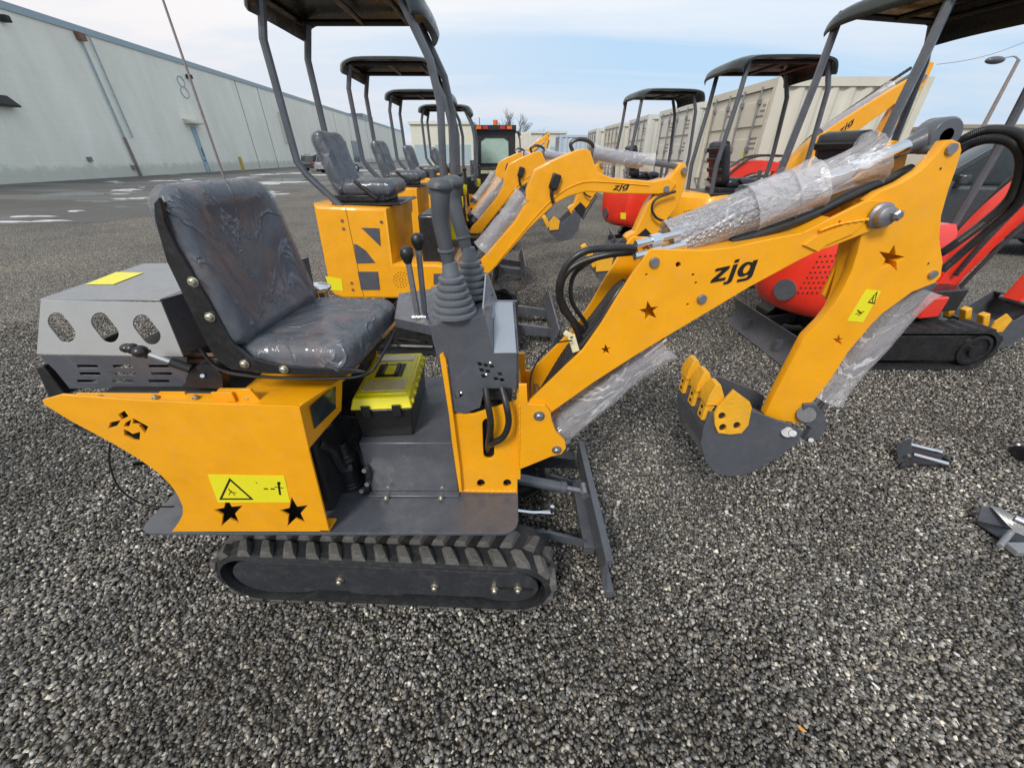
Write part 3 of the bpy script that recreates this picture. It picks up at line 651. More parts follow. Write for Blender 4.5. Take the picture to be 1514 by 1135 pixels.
# ---- gas strut / lever at the seat hinge
sb = MB().mesh(plate_px([(268, 570)]+[(302+math.cos(R(a))*27, 566-math.sin(R(a))*28) for a in range(190, -11, -20)]+[(334, 588), (326, 574)], .885, .03)); sb.build('seat_hinge', 'black', ex, bevel=.003)
g = MB(); g0, g1 = P(282, 545, Y=.88), P(196, 515, Y=.86); g.cyl(g0, g0.lerp(g1, .36), .012); gl = g.build('locking_lever', 'black', ex)
MB().cyl(g0.lerp(g1, .3), g0.lerp(g1, .78), .0065).build('lever_rod', 'chrome', gl)
kb = MB().cyl(g0.lerp(g1, .74), g1, .012); kb.ball(g1, .014); kb.ball(P(207, 519, Y=.86), .017, (1.1, 1, .9)); kb.ball(P(188, 514, Y=.86), .013, (1.2, 1, .9)); kb.build('lever_knob', 'black', gl)
MB().cyl(P(299, 555, Y=.884), P(299, 555, Y=.876), .005).build('hinge_pin', 'chrome', gl)
# ---- seat
sc_ = Vector((-.565, 1.075, 1.055)); rz = Matrix.Rotation(R(-4), 3, 'Z')
# shell: side wings from base to back
seat = MB()
shell_px = [(236, 292), (229, 300), (231, 325), (248, 385), (272, 435), (297, 487), (318, 527), (343, 545), (400, 551), (500, 554), (540, 549), (520, 544), (420, 540), (372, 528), (346, 508), (322, 466), (292, 415), (264, 368), (246, 330), (240, 300)]
for Yc in (.858, 1.258): MB().mesh(plate_xz(pz(shell_px, .862), Yc, .010, bev=.002)).build('seat_side', 'black', ex) if False else None
seatobj = MB().mesh(plate_xz(pz(shell_px, .862), .858, .010, bev=.002)).build('seat', 'black', ex)
MB().mesh(plate_xz([(x-.03, z) for x, z in pz(shell_px, .862)], 1.258, .010, bev=.002)).build('seat_side', 'black', seatobj)
sh2 = MB(); bw = pz([(230, 300), (246, 345), (278, 410), (310, 472), (338, 520), (400, 546), (520, 551)], .862); th = [(x-.008, z-.006) for x, z in bw]
sh2.prism([(x, .868, z) for x, z in bw+th[::-1]], (-.012, .39, 0)); sh2.build('seat_shell', 'black', seatobj)
tilt = Matrix.Rotation(R(-9.5), 3, 'Y'); rz = Matrix.Rotation(R(-4), 3, 'Z')
BK = ((-.722, 1.062, 1.262), (.070, .386, .366), .034, rz @ tilt)
CU = ((-.558, 1.066, 1.042), (.300, .392, .090), .036, rz)
def dish(vs, c_, rot, axis):
    ri = rot.inverted(); c_ = Vector(c_); out = []
    for v in vs:
        l = ri @ (v-c_)
        if axis == 'x':
            w_ = max(0, 1-(abs(l.y)/.135)**4)*max(0, 1-(abs(l.z+.01)/.145)**4)
            if l.x > 0: l.x -= .014*w_
            k = max(0, l.z/.183); l.y *= 1-.17*k**3
        else:
            if l.z > 0: l.z += .006*(1-(l.x/.15)**2)*(1-(l.y/.196)**2)-.004*math.exp(-((abs(l.y)-.12)/.012)**2)
        out.append(c_+rot@l)
    return out
for (c_, d_, r_, rt), nm, ax_, seed in ((BK, 'backrest', 'x', 3), (CU, 'cushion', 'z', 8)):
    vs, fs = pad(c_, d_, r_, rt, 16, .002, 9); MB().add(dish(vs, c_, rt, ax_), fs).build(nm, 'vinyl', seatobj, smooth=80)
    vs, fs = pad(c_, [x+.010 for x in d_], r_+.005, rt, 56, 0); vs = dish(vs, c_, rt, ax_); cc = Vector(c_); out = []
    for v in vs:
        l = rt.inverted() @ (v-cc); ed = max(abs(l.y)/.196, abs(l.z)/.175 if ax_ == 'x' else abs(l.x)/.15)
        n1 = noise.fractal(Vector((v.x*10, v.y*10, v.z*5))+Vector((seed, 0, 0)), 1, 2.2, 4)
        q_ = Vector((l.x*30, l.y*60, l.z*14)) if ax_ == 'x' else Vector((l.x*14+l.y*8, l.y*40, l.z*14))
        n2 = abs(noise.noise(q_+Vector((0, seed, 0)))); n3 = abs(noise.noise(Vector((l.x*70, l.y*16, l.z*16))+Vector((seed, 4, 0)))) if ax_ == 'z' else abs(noise.noise(Vector((l.x*16, l.y*16, l.z*70))+Vector((seed, 4, 0))))
        out.append(v+(v-cc).normalized()*(.0012*n1+(.0015+.004*max(0, ed-.7)/.3)*(.25-n2)+.003*max(0, ed-.75)/.25*(.2-n3)))
    MB().add(out, fs).build('plastic_film', 'film', seatobj, smooth=60)
bolts('bolt', 'zinc', seatobj, [P(x, y, Y=.857) for x, y in ((286, 416), (311, 468), (362, 537), (420, 545))], r=.008, h=.008)
MB().tube(spline([P(296, 515, Y=.875), P(325, 545, Y=.875), P(380, 556, Y=.875), P(480, 559, Y=.875), P(540, 553, Y=.88), P(562, 530, Y=.95), P(590, 478, Y=1.2)], 5), .0045, 8).build('seat_rim', 'black', seatobj)
MB().b2((-.70, 1.06, TZ), (-.46, 1.24, 1.005)).build('seat_mount', 'dark', ex)
# ---- step box, hydraulics
sy = 1.007; zt = .658
stp = MB().b2((-.525, sy, dz+.001), (-.20, 1.46, zt)); stp.b2((-.53, sy-.025, dz+.001), (-.195, sy, dz+.008)); so_ = stp.build('step_box', 'grey', ex, bevel=.003)
bolts('bolt', 'zinc', so_, [P(x, y, Z=dz+.009) for x, y in ((571, 736), (652, 736))], (0, 0, 1), .006, .008)
bolts('bolt', 'zinc', so_, [P(x, y, Y=sy) for x, y in ((574, 720), (654, 720))], r=.005, h=.004)
pmpp = MB(); pc = P(513, 725, Z=dz)
pmpp.lathe((pc.x+.0, pc.y+.05, dz), (0, 0, 1), [(.062, 0), (.062, .02), (.05, .025), (.05, .12), (.056, .125), (.056, .14), (.04, .15), (.03, .20), (.0, .20)], 24)
pmpp.tube(spline([P(470, 655, Y=.93), P(490, 665, Y=.97), P(505, 690, Y=1.0), P(520, 690, Y=1.02)], 5), .018, 10); pmpp.tube(spline([P(520, 640, Y=1.1), P(535, 670, Y=1.03), P(545, 700, Y=1.0), P(540, 728, Y=1.0)], 5), .012, 10)
pmpp.box((-.60, 1.12, .62), (.09, .10, .22), ry=.2); pmpp.build('hydraulic_motor', 'black', ex, bevel=.002)
for x, y in ((487, 627), (474, 648), (541, 692), (545, 712), (537, 722)):
    q = P(x, y, Y=.99); MB().cyl(q, q+Vector((0, -.018, .006)), .008).build('hydraulic_fitting', 'steelpin', ex)
MB().tube(spline([P(468, 690, Y=.95), P(480, 740, Y=.96), P(525, 747, Y=.98), P(548, 738, Y=.99)], 5), .004, 6).build('drain_line', 'hose', ex)
# ---- control console
cY = 1.0
con_front = [(583, 470), (635, 482), (715, 467), (730, 521), (767, 521), (767, 573), (748, 572), (735, 572), (722, 573), (714, 582), (712, 600), (700, 608), (686, 611), (668, 604), (662, 560), (652, 524), (640, 505), (583, 500)]
near = [(635, 482), (716, 466), (730, 521), (767, 521), (767, 574), (745, 573), (722, 574), (714, 583), (710, 602), (686, 611), (666, 606), (655, 560), (640, 505)]
hl = [[(705+dx_*9+dy_*3, 535+dx_*2.0+dy_*9), (711+dx_*9+dy_*3, 535+dx_*2+dy_*9), (714+dx_*9+dy_*3, 541+dx_*2+dy_*9), (708+dx_*9+dy_*3, 541+dx_*2+dy_*9)] for dx_ in range(4) for dy_ in range(3) if (dx_+dy_) % 4 != 3]
hl += [circ(678, 583, 6, 12), circ(676, 600, 0.5, 6)]
cn_ = MB().mesh(plate_px(near, cY, .008, hl)); con = cn_.build('console', 'grey', ex)
nz = pz([(635, 482), (716, 466)], cY); a0 = Vector((nz[0][0], cY+.004, nz[0][1])); a1 = Vector((nz[1][0], cY+.004, nz[1][1])); dp = Vector((-.015, .37, 0))
tpm = MB(); tpm.prism([a0, a1, a1+dp, a0+dp+Vector((-.05, 0, 0))], (0, 0, -.008))
tpm.prism([P(583, 470, Y=1.12), a0+Vector((0, .002, 0)), a0+dp, P(583, 470, Y=1.12)+Vector((-.05, .25, 0))], (0, 0, -.03))
s2 = P(767, 521, Y=cY); s1 = P(730, 521, Y=cY); s0 = P(730, 446, Y=1.17); s3 = P(761, 446, Y=1.17)
MB().prism([s1, s2, s3, s0], (0, .004, -.012)).build('tank_face', 'tanksheen', con, bevel=.001); tpm.prism([s2, s3, Vector((s2.x, 1.19, s3.z)), Vector((s2.x, 1.19, .84)), P(767, 574, Y=cY)], (-.008, 0, 0))
tpm.prism([s0, s3, Vector((s3.x, 1.19, s3.z)), Vector((s0.x, 1.19, s0.z))], (0, 0, -.008))
tpm.prism([a1, s1, s0, a1+dp], (-.006, 0, 0)); tpm.b2((-.20, 1.33, .80), (-.09, 1.35, 1.08))
tpm.build('console_top', 'grey', con, bevel=.001)
MB().b2((-.17, 1.03, .82), (-.02, 1.17, .90)).build('console_valve_block', 'dark', con)
sg = MB().prism([P(712, 466, Y=1.04), P(717, 405, Y=1.14), P(720, 403, Y=1.18), P(735, 446, Y=1.2), P(728, 470, Y=1.1)], (.004, 0, 0)); sg.build('console_fin', 'tanksheen', con)
bolts('bolt', 'chrome', con, [P(x, y, Y=cY-.001) for x, y in ((725, 536), (719, 553), (660, 540), (667, 624), (682, 580))], r=.004, h=.004)
MB().tube([P(578, 510, Y=1.1), P(640, 512, Y=1.1)], .006, 6).build('control_rod', 'black', con); MB().tube([P(590, 502, Y=1.2), P(630, 506, Y=1.12)], .005, 6).build('control_rod', 'black', con); MB().b2((-.34, 1.25, .95), (-.22, 1.4, 1.02)).build('control_box', 'black', con)
# levers
def joystick(base, topx, par, s=1.0, lean=(0, 0)):
    b = Vector(base); lt = MB(); prof = []
    n = 6
    for i in range(n):
        r = .056-.0050*i; h = i*.019; prof += [(r*s, h), (r*s, h+.008), ((r-.010)*s, h+.012), ((r-.010)*s, h+.018)]
    prof += [(.020*s, n*.019+.002), (.017*s, n*.019+.03), (.005, n*.019+.035)]
    ax = (Vector(topx)-b).normalized(); axb = (Vector((0, 0, 1))*.6+ax*.4).normalized()
    lt.lathe(b, axb, [(r*1.0, h) for r, h in prof], 20)
    bo_ = lt.build('bellows', 'boot', par, smooth=50)
    gp = MB(); mid = b+axb*.11; t = Vector(topx); path = spline([mid, mid.lerp(t, .32)+Vector((-.004, 0, 0)), mid.lerp(t, .62)+Vector((-.008, 0, 0)), t+Vector((-.002, 0, -.035)), t+Vector((.002, 0, 0))], 7)
    path += [t+Vector((.003, 0, .010)), t+Vector((.004, 0, .019)), t+Vector((.004, 0, .023))]; nn = len(path)
    gp.tube(path, .0175*s, 18, lambda i, u: (.80+.40*min(1, u*1.3)) if i < nn-5 else {5: 1.35, 4: 1.55, 3: 1.50, 2: 1.1, 1: .5}[nn-i])
    gp.build('lever_grip', 'grip', bo_, smooth=60)
    cl = MB().tube([mid.lerp(t, .30)+Vector((-.004, 0, 0)), mid.lerp(t, .325)+Vector((-.004, 0, 0))], .0192*s, 18); cl.build('grip_seam', 'boot', bo_)
    return bo_
j1 = P(672, 462, Y=1.035); joystick(j1, P(650, 278, Y=1.02), ex, 1.15)
j2 = P(700, 436, Y=1.17); joystick(j2, P(668, 272, Y=1.19), ex, 1.15)
for (bx_, by_, tx, ty, yy) in ((619, 474, 601, 372, 1.06), (629, 474, 617, 352, 1.10)):
    a, b = P(bx_, by_, Y=yy), P(tx, ty, Y=yy)
    l = MB(); l.tube([a, a.lerp(b, .9)], .0085, 8, squash=.8); lv = l.build('travel_lever', 'steelpin', ex)
    MB().tube([b+Vector((0, 0, -.03)), b+Vector((0, 0, -.01)), b+Vector((0, 0, .008)), b+Vector((0, 0, .014))], .017, 14, lambda i, u: (.55, 1.05, 1.0, .4)[i]).build('lever_knob', 'blackplastic', lv, smooth=60)
    MB().box(a+Vector((.008, 0, .004)), (.028, .02, .02)).cyl(a+Vector((-.015, -.008, .015)), a+Vector((.025, -.008, .015)), .005).build('lever_clevis', 'chrome', lv)
# ---- swing bracket
bY = .985
brk = MB().mesh(plate_px([(667, 612), (700, 612), (766, 592), (765, 729), (681, 727), (678, 690), (668, 650)], bY+.02, .012, [slot(722, 648, 44, 8, 88), circ(711, 714, 6, 12), circ(750, 714, 6, 12)], bev=.002))
e0 = P(653, 525, Y=cY-.008)
strp = pz([(650, 525), (655, 522), (659, 530), (670, 612), (680, 690), (683, 726), (679, 726), (668, 650), (664, 612)], cY-.01)
brk.mesh(plate_xz(strp, cY-.012, .05)); brk.b2((-.165, bY+.025, dz+.002), (.02, bY+.30, dz+.012))
swb = brk.build('swing_bracket', 'yellow', ex)
MB().b2((-.14, 1.03, dz+.02), (.0, 1.30, .80)).build('bracket_core', 'dark', swb)
bs = [(767, 569), (779, 569), (780, 597), (806, 599), (814, 609), (816, 622), (822, 638), (835, 650), (837, 662), (830, 671), (816, 674), (767, 694)]
bm_ = MB().mesh(plate_px(bs, bY, .014, bev=.002)); bm_.mesh(plate_xz(pz(bs, bY), bY+.215, .014, bev=.002)); bm_.b2((.015, bY+.01, .50), (.03, bY+.22, .84))
bfo = bm_.build('boom_foot', 'yellow', ex)
for x, y, r in ((797, 614, .012), (823, 664, .011)):
    bb = MB(); q = P(x, y, Y=bY); bb.lathe(q, (0, -1, 0), [(r*1.5, 0), (r*1.5, .003), (r*1.1, .004)], 20); bb.lathe(q, (0, -1, 0), [(r, 0), (r, .010), (r*.7, .013)], 20)
    bb.cyl(q, q+Vector((0, .23, 0)), r*.8).build('foot_pin', 'steelpin', bfo)
MB().tube(spline([P(718, 573, Y=.985), P(722, 600, Y=.96), P(726, 628, Y=.96), P(722, 655, Y=.99), P(720, 670, Y=1.05)], 6), .0105, 12).build('swing_hose', 'hose', ex)
MB().tube(spline([P(742, 573, Y=.985), P(749, 600, Y=.95), P(752, 625, Y=.95), P(744, 645, Y=.955), P(728, 655, Y=.97), P(719, 660, Y=1.03)], 6), .0105, 12).build('swing_hose', 'hose', ex)
# ---- boom
BY = 1.0; BW = .17
boom = [(779, 596), (862, 517), (890, 477), (913, 439), (935, 405), (955, 376), (963, 368), (1039, 370), (1080, 366), (1125, 356), (1188, 344), (1237, 319), (1283, 296), (1305, 296), (1320, 304), (1325, 318), (1318, 331), (1300, 336), (1270, 348), (1240, 360), (1204, 373), (1180, 385), (1108, 424), (1019, 477), (952, 517), (880, 563), (822, 604), (806, 616), (797, 622), (786, 618)]
bh = [star(960, 460, 15, 10), star(896, 517, 8, 5), circ(1003, 391, 4, 10), circ(1025, 406, 2, 8), circ(956, 406, 2, 8), circ(1029, 418, 1.8, 8), circ(1017, 450, 1.8, 8), circ(1242, 328, 2, 8), circ(1188, 345, .6, 6)]
bmm = MB().mesh(plate_px(boom, BY, .012, bh, bev=.0015)); bmm.mesh(plate_xz(pz(boom, BY), BY+BW, .012, bev=.0015))
bobj = bmm.build('boom', 'yellow', ex)
web = MB()
def strip(pxs, Ya, Yb, t=.006, inset=.004):
    p = pz(pxs, Ya)
    for a, b in zip(p, p[1:]):
        d = Vector((b[0]-a[0], b[1]-a[1])).normalized(); n_ = Vector((-d.y, d.x))
        web.prism([(a[0], Ya+.011, a[1]), (b[0], Ya+.011, b[1]), (b[0]+n_.x*t, Ya+.011, b[1]+n_.y*t), (a[0]+n_.x*t, Ya+.011, a[1]+n_.y*t)], (0, Yb-Ya-.010, 0))
strip([(830, 597), (952, 514), (1019, 474), (1108, 421), (1180, 382)], BY, BY+BW)
strip([(975, 373), (1039, 376), (1125, 362), (1188, 350), (1237, 326)], BY, BY+BW)
web.build('boom_web', 'yellow', bobj)
core = MB().prism([(x, BY+.05, z) for x, z in pz([(800, 606), (880, 530), (935, 450), (975, 382), (1100, 375), (1190, 356), (1100, 420), (950, 510)], BY)], (0, .07, 0)); core.build('boom_core', 'yellow', bobj)
cap_ = MB().mesh(plate_px([(1188, 362), (1205, 350), (1255, 330), (1285, 322), (1262, 345), (1222, 362), (1210, 372)], BY-.006, .006, bev=.001)); cap_.build('boom_doubler', 'yellow', bobj)
tx = MB().mesh(text_on('zjg', P(1050, 424, Y=BY-.001), P(1120, 411, Y=BY-.001), P(1051, 392, Y=BY-.001), P(1121, 376, Y=BY-.001), .25, .035)); tx.build('boom_lettering', 'ink', bobj, smooth=0)
for x, y, r in ((967, 387, .013), (1037, 441, .013)):
    MB().lathe(P(x, y, Y=BY), (0, -1, 0), [(r, 0), (r, .006), (r*.85, .009)], 20).build('boom_pin', 'steelpin', bobj)
pb = MB(); q = P(1302, 318, Y=BY-.004); pb.lathe(q, (0, -1, 0), [(.030, 0), (.030, .004), (.024, .008), (.022, .022), (.016, .026)], 24); pb.lathe(q+Vector((.012, -.022, .004)), (0, -1, 0), [(.014, 0), (.013, .012), (.008, .016)], 6)
pb.build('boom_pin', 'steelpin', bobj)
def weld(par, pts, r=.0035):
    pth = spline(pts, 14); MB().tube(pth, r, 6, lambda i, u: 1+.35*math.sin(i*2.1)).build('weld_bead', 'yellow', par, smooth=60)
weld(bobj, [P(1211, 341, Y=BY-.006), P(1240, 331, Y=BY-.006), P(1283, 324, Y=BY-.006)])
weld(bfo, [P(768, 600, Y=bY), P(768, 645, Y=bY), P(767, 690, Y=bY)])
weld(swb, [P(684, 724, Y=bY+.018), P(725, 725, Y=bY+.018), P(762, 725, Y=bY+.018)])
# cylinders with wrap
def wrapped(par, a, b, r, name='cylinder', seed=0, r0=1.0, flare=.25, n=40, ring=18, mat='sheetfilm', amp=.7):
    a = Vector(a); b = Vector(b); ax = (b-a).normalized(); u = ax.orthogonal().normalized(); w_ = ax.cross(u); L = (b-a).length; vs = []; fs = []
    for i in range(n+1):
        t = i/n; e = 1+flare*((2*t-1)**6)
        for k in range(ring*2):
            an = math.pi*k/ring; d = u*math.cos(an)+w_*math.sin(an); p = a+ax*L*t
            nn = noise.noise(Vector((t*L*5, math.cos(an)*1.6, math.sin(an)*1.6+seed)))+.35*noise.noise(Vector((t*L*14, math.cos(an)*5, math.sin(an)*5+seed)))
            n2 = abs(noise.noise(Vector((t*L*30, math.cos(an)*3, math.sin(an)*3+seed+9))))
            vs.append(p+d*r*(e+.17*amp*nn+.10*amp*(.25-n2)*(1+2*(2*t-1)**4)))
    m_ = ring*2
    for i in range(n):
        for k in range(m_): fs.append((i*m_+k, i*m_+(k+1) % m_, (i+1)*m_+(k+1) % m_, (i+1)*m_+k))
    return MB().add(vs, fs).build(name, mat, par, smooth=50, recalc=False)
mY = BY+BW/2+.006
a, b = P(828, 628, Y=mY), P(985, 500, Y=mY)
cyo = MB().cyl(a, a.lerp(b, .80), .036).cyl(a.lerp(b, .76), a.lerp(b, .82), .042).build('boom_cylinder', 'grey', ex, bevel=.003)
MB().cyl(a.lerp(b, .8), b, .018).build('cylinder_rod', 'chrome', cyo); wrapped(cyo, a.lerp(b, -.03), a.lerp(b, .97), .056, 'plastic_wrap', 1, mat='downfilm', n=60, ring=24)
a, b = P(965, 366, Y=mY), P(1385, 199, Y=mY)
aco = MB().cyl(a.lerp(b, .08), a.lerp(b, .60), .037).build('arm_cylinder', 'grey', ex, bevel=.003)
MB().cyl(a.lerp(b, .55), a.lerp(b, .95), .017).build('cylinder_rod', 'chrome', aco)
wrapped(aco, a.lerp(b, .06), a.lerp(b, .52), .053, 'bubble_wrap', 5, n=70, flare=.04, ring=24, mat='wrap', amp=.35); wrapped(aco, a.lerp(b, .36), a.lerp(b, .60), .058, 'plastic_wrap', 2, n=50, flare=.12, ring=24, amp=.6); wrapped(aco, a.lerp(b, .50), a.lerp(b, .79), .044, 'plastic_wrap', 9, flare=.55, n=60, ring=24)
ey = MB(); cc = P(1383, 201, Y=mY); ey.lathe(cc+Vector((0, -.028, 0)), (0, 1, 0), [(.016, 0), (.034, 0), (.038, .006), (.038, .050), (.034, .056), (.016, .056), (.016, 0)], 28); ey.tube([a.lerp(b, .905), a.lerp(b, .965)], .023, 16, lambda i, u: (.75, 1.25)[i]); ey.build('rod_eye', 'grey', aco, bevel=.001)
MB().cyl(cc+Vector((0, -.02, 0)), cc+Vector((0, .02, 0)), .0165).build('eye_bush', 'rust', aco)
ft2 = MB(); f0 = a.lerp(b, .10)
for dy_, dz_ in ((-.035, .02), (-.05, -.008)):
    ft2 = MB(); p0 = P(935, 371, Y=1.03)+Vector((0, dy_*.5, dz_)); ft2.cyl(p0, p0.lerp(f0+Vector((0, dy_, dz_)), 1.0), .010); ft2.cyl(p0.lerp(f0+Vector((0, dy_, dz_)), .3), p0.lerp(f0+Vector((0, dy_, dz_)), .5), .015, 6); ft2.cyl(f0+Vector((0, dy_, dz_)), f0+Vector((.03, 0, dz_)), .012, 6).build('hose_fitting', 'chrome', aco)
# hoses
def hose(pts, r, name, par, rib=True, n=14):
    pth = spline(pts, n); mb = MB()
    mb.tube(pth, r, 10, (lambda i, u: 1.0+.14*(i % 2)) if rib else None); return mb.build(name, 'hose', par, smooth=60)
hose([P(940, 366, Y=1.02), P(905, 366, Y=1.0), P(865, 371, Y=.99), P(838, 392, Y=.99), P(826, 425, Y=1.0), P(832, 455, Y=1.02), P(848, 478, Y=1.04), P(856, 505, Y=1.06), P(838, 545, Y=1.07), P(800, 585, Y=1.07)], .0085, 'boom_hose', ex, True, 22)
hose([P(942, 372, Y=1.05), P(900, 376, Y=1.05), P(858, 388, Y=1.06), P(834, 408, Y=1.06), P(829, 440, Y=1.07), P(845, 470, Y=1.08), P(866, 500, Y=1.10), P(850, 545, Y=1.10), P(805, 585, Y=1.10)], .0085, 'boom_hose', ex, True, 22)
for k in range(2):
    hose([P(938, 369+k*3, Y=1.06+k*.03), P(900, 372+k*4, Y=1.07+k*.03), P(866, 386+k*4, Y=1.08+k*.03), P(846, 412, Y=1.09+k*.03), P(846, 446, Y=1.09+k*.03), P(866, 478, Y=1.10+k*.02), P(872, 505, Y=1.10)], .006, 'boom_hose', ex, True, 20)
for k in range(4):
    hose([P(790+k*3, 590-k*3, Y=1.04+k*.03), P(835, 540-k*6, Y=1.04+k*.03), P(880, 485-k*7, Y=1.05+k*.03), P(908, 440-k*4, Y=1.06+k*.03), P(925, 415, Y=1.08+k*.02)], .010, 'boom_hose', ex, True, 20)
MB().tube(spline([P(784, 585, Y=1.0), P(785, 555, Y=.99), P(800, 525, Y=.98), P(822, 507, Y=.98), P(846, 503, Y=1.0)], 6), .0025, 6).build('thin_cable', 'hose', ex)
MB().box(P(848, 507, Y=1.02), (.022, .012, .055), ry=-.35).box(P(841, 494, Y=1.02), (.03, .012, .014), ry=.5).build('tape_strip', 'tape', ex, bevel=.002)
for k in range(2):
    hose([P(1080, 358, Y=1.06+k*.05), P(1140, 340-k*3, Y=1.06+k*.05), P(1200, 318-k*4, Y=1.06+k*.05), P(1260, 288-k*3, Y=1.06+k*.05), P(1320, 262, Y=1.06+k*.05), P(1345, 250, Y=1.08+k*.04)], .0125 if k == 0 else .010, 'arm_hose', ex, k == 1, 18)
# ---- arm
AY = BY+.012; AW = .145
arm_far = [(1409, 206), (1398, 204), (1385, 216), (1370, 240), (1333, 269), (1283, 293), (1250, 345), (1244, 365), (1234, 391), (1214, 441), (1191, 487), (1184, 509), (1144, 585), (1131, 612), (1134, 617), (1184, 626), (1196, 600), (1225, 565), (1254, 520), (1288, 480), (1306, 462), (1349, 431), (1382, 418), (1391, 408), (1393, 388), (1389, 351), (1393, 318), (1402, 282), (1415, 246), (1422, 222), (1420, 211)]
arm_near = [(1409, 206), (1399, 208), (1385, 228), (1362, 252), (1333, 270), (1300, 284), (1283, 296), (1274, 345), (1268, 372), (1260, 398), (1249, 422), (1237, 444), (1214, 474), (1191, 497), (1184, 509), (1144, 585), (1131, 612), (1134, 617), (1184, 626), (1196, 600), (1225, 565), (1254, 520), (1288, 480), (1306, 462), (1349, 431), (1382, 418), (1391, 408), (1394, 388), (1389, 351), (1392, 318), (1402, 282), (1415, 246), (1422, 222), (1420, 211)]
am = MB().mesh(plate_px(arm_near, AY, .026, [star(1318, 382, 20, -12), star(1240, 503, 8, 0)], bev=.0015))
armo = am.build('arm', 'yellow', ex)
fork = [(1409, 206), (1398, 204), (1385, 216), (1366, 240), (1330, 268), (1283, 293), (1290, 320), (1330, 330), (1394, 330), (1402, 282), (1415, 246), (1422, 222), (1420, 211)]
MB().mesh(plate_xz(pz(fork, AY), AY+AW-.010, .010, bev=.0015)).build('arm_fork', 'yellow', armo)
back = [(1283, 300), (1276, 345), (1262, 400), (1240, 446), (1260, 470), (1345, 425), (1388, 405), (1388, 351), (1390, 320)]
MB().mesh(plate_xz(pz(back, AY), AY+.062, .010, bev=.0015)).build('arm_back', 'yellow', armo)
aw = MB(); lft = smooth2([(1282, 300), (1275, 345), (1269, 372), (1261, 398), (1250, 422), (1238, 444), (1222, 465), (1204, 484)], 4); pp = pz(lft, AY); n_ = len(pp); vs = []
for i, (x, z) in enumerate(pp):
    dpt = .070*min(1, 1.15*(1-i/(n_-1))); vs += [Vector((x+.0015, AY+.012, z)), Vector((x+.0015, AY+.014+dpt, z)), Vector((x+.006, AY+.014+dpt, z)), Vector((x+.006, AY+.012, z))]
fs = [(i*4+k, i*4+(k+1) % 4, i*4+4+(k+1) % 4, i*4+4+k) for i in range(n_-1) for k in range(4)]; aw.add(vs, fs).build('arm_web', 'yellow', armo, smooth=60)
for x, y, r in ((1405, 220, .012), (1378, 405, .011)):
    pb = MB().lathe(P(x, y, Y=AY), (0, -1, 0), [(r, 0), (r, .004), (r*.9, .007)], 20); pb.cyl(P(x, y, Y=AY), P(x, y, Y=AY)+Vector((0, AW, 0)), r*.8).build('arm_pin', 'steelpin', armo)
dt = MB()
for x, y in ((1390, 249), (1372, 389), (1275, 330)): dt.cyl(P(x, y, Y=AY-.0005), P(x, y, Y=AY+.001), .003, 8)
dt.build('arm_holes', 'dark', armo)
st2 = MB().mesh(plate_px([(1281, 427), (1303, 430), (1276, 476), (1252, 474)], AY-.0012, .001, bev=.0002)).build('warning_label', 'sticker', armo)
ik = MB(); tri_ring(ik, (1283, 447), (1298, 430), (1293, 449), AY-.002, .25); stroke(ik, [(1290, 446), (1292, 436)], AY-.002, .001); stroke(ik, [(1268, 458), (1274, 463), (1269, 466)], AY-.002, .0015); stroke(ik, [(1265, 464), (1278, 460)], AY-.002, .001); ik.build('label_print', 'ink', st2)
# bucket cylinder under the arm
a, b = P(1372, 408, Y=AY+.065), P(1222, 584, Y=AY+.065)
bc = MB().cyl(a.lerp(b, .02), a.lerp(b, .78), .030).build('bucket_cylinder', 'grey', ex, bevel=.003)
MB().cyl(a.lerp(b, .75), P(1205, 612, Y=AY+.085), .014).build('cylinder_rod', 'chrome', bc)
wrapped(bc, a.lerp(b, .08), a.lerp(b, 1.02), .043, 'plastic_wrap', 12, flare=.30, mat='downfilm', n=60, ring=24)
# arm hose looping at top right
hose([P(1400, 225, Y=1.12), P(1425, 205, Y=1.11), P(1460, 192, Y=1.08), P(1500, 196, Y=1.04), P(1522, 215, Y=1.02), P(1528, 245, Y=1.02), P(1505, 300, Y=1.04), P(1460, 340, Y=1.07), P(1420, 375, Y=1.09), P(1392, 400, Y=1.10)], .0095, 'arm_hose', ex, True, 26)
hose([P(1405, 232, Y=1.08), P(1430, 215, Y=1.08), P(1465, 205, Y=1.06), P(1498, 212, Y=1.04), P(1510, 240, Y=1.04), P(1495, 290, Y=1.05), P(1455, 328, Y=1.07), P(1415, 358, Y=1.08), P(1390, 375, Y=1.09)], .0095, 'arm_hose', ex, True, 26)
# ---- bucket and linkage
KY0, KY1 = .965, 1.185
bp = [(1050, 610), (1040, 632), (1036, 655), (1044, 682), (1058, 699), (1080, 704), (1104, 701), (1150, 676), (1180, 654), (1186, 638), (1170, 628), (1112, 607), (1085, 607)]
pr = pz(bp, KY0)
bk_ = MB().mesh(plate_xz(pr, KY0, .010, bev=.0015)); bk_.mesh(plate_xz(pr, KY1-.010, .010, bev=.0015))
shell = pz([(1050, 611), (1040, 633), (1037, 655), (1045, 681), (1059, 697), (1080, 702), (1103, 699), (1149, 674), (1178, 653)], KY0)
for a, b in zip(shell, shell[1:]):
    d = Vector((b[0]-a[0], b[1]-a[1])).normalized(); n_ = Vector((-d.y, d.x))*.007
    bk_.prism([(a[0], KY0+.009, a[1]), (b[0], KY0+.009, b[1]), (b[0]+n_.x, KY0+.009, b[1]+n_.y), (a[0]+n_.x, KY0+.009, a[1]+n_.y)], (0, KY1-KY0-.018, 0))
bko2 = bk_.build('bucket', 'grey', ex)
MB().tube([P(1052, 600, Y=KY0+.03), P(1050, 601, Y=KY1-.02)], .008, 8).build('bucket_lip', 'steelpin', bko2)
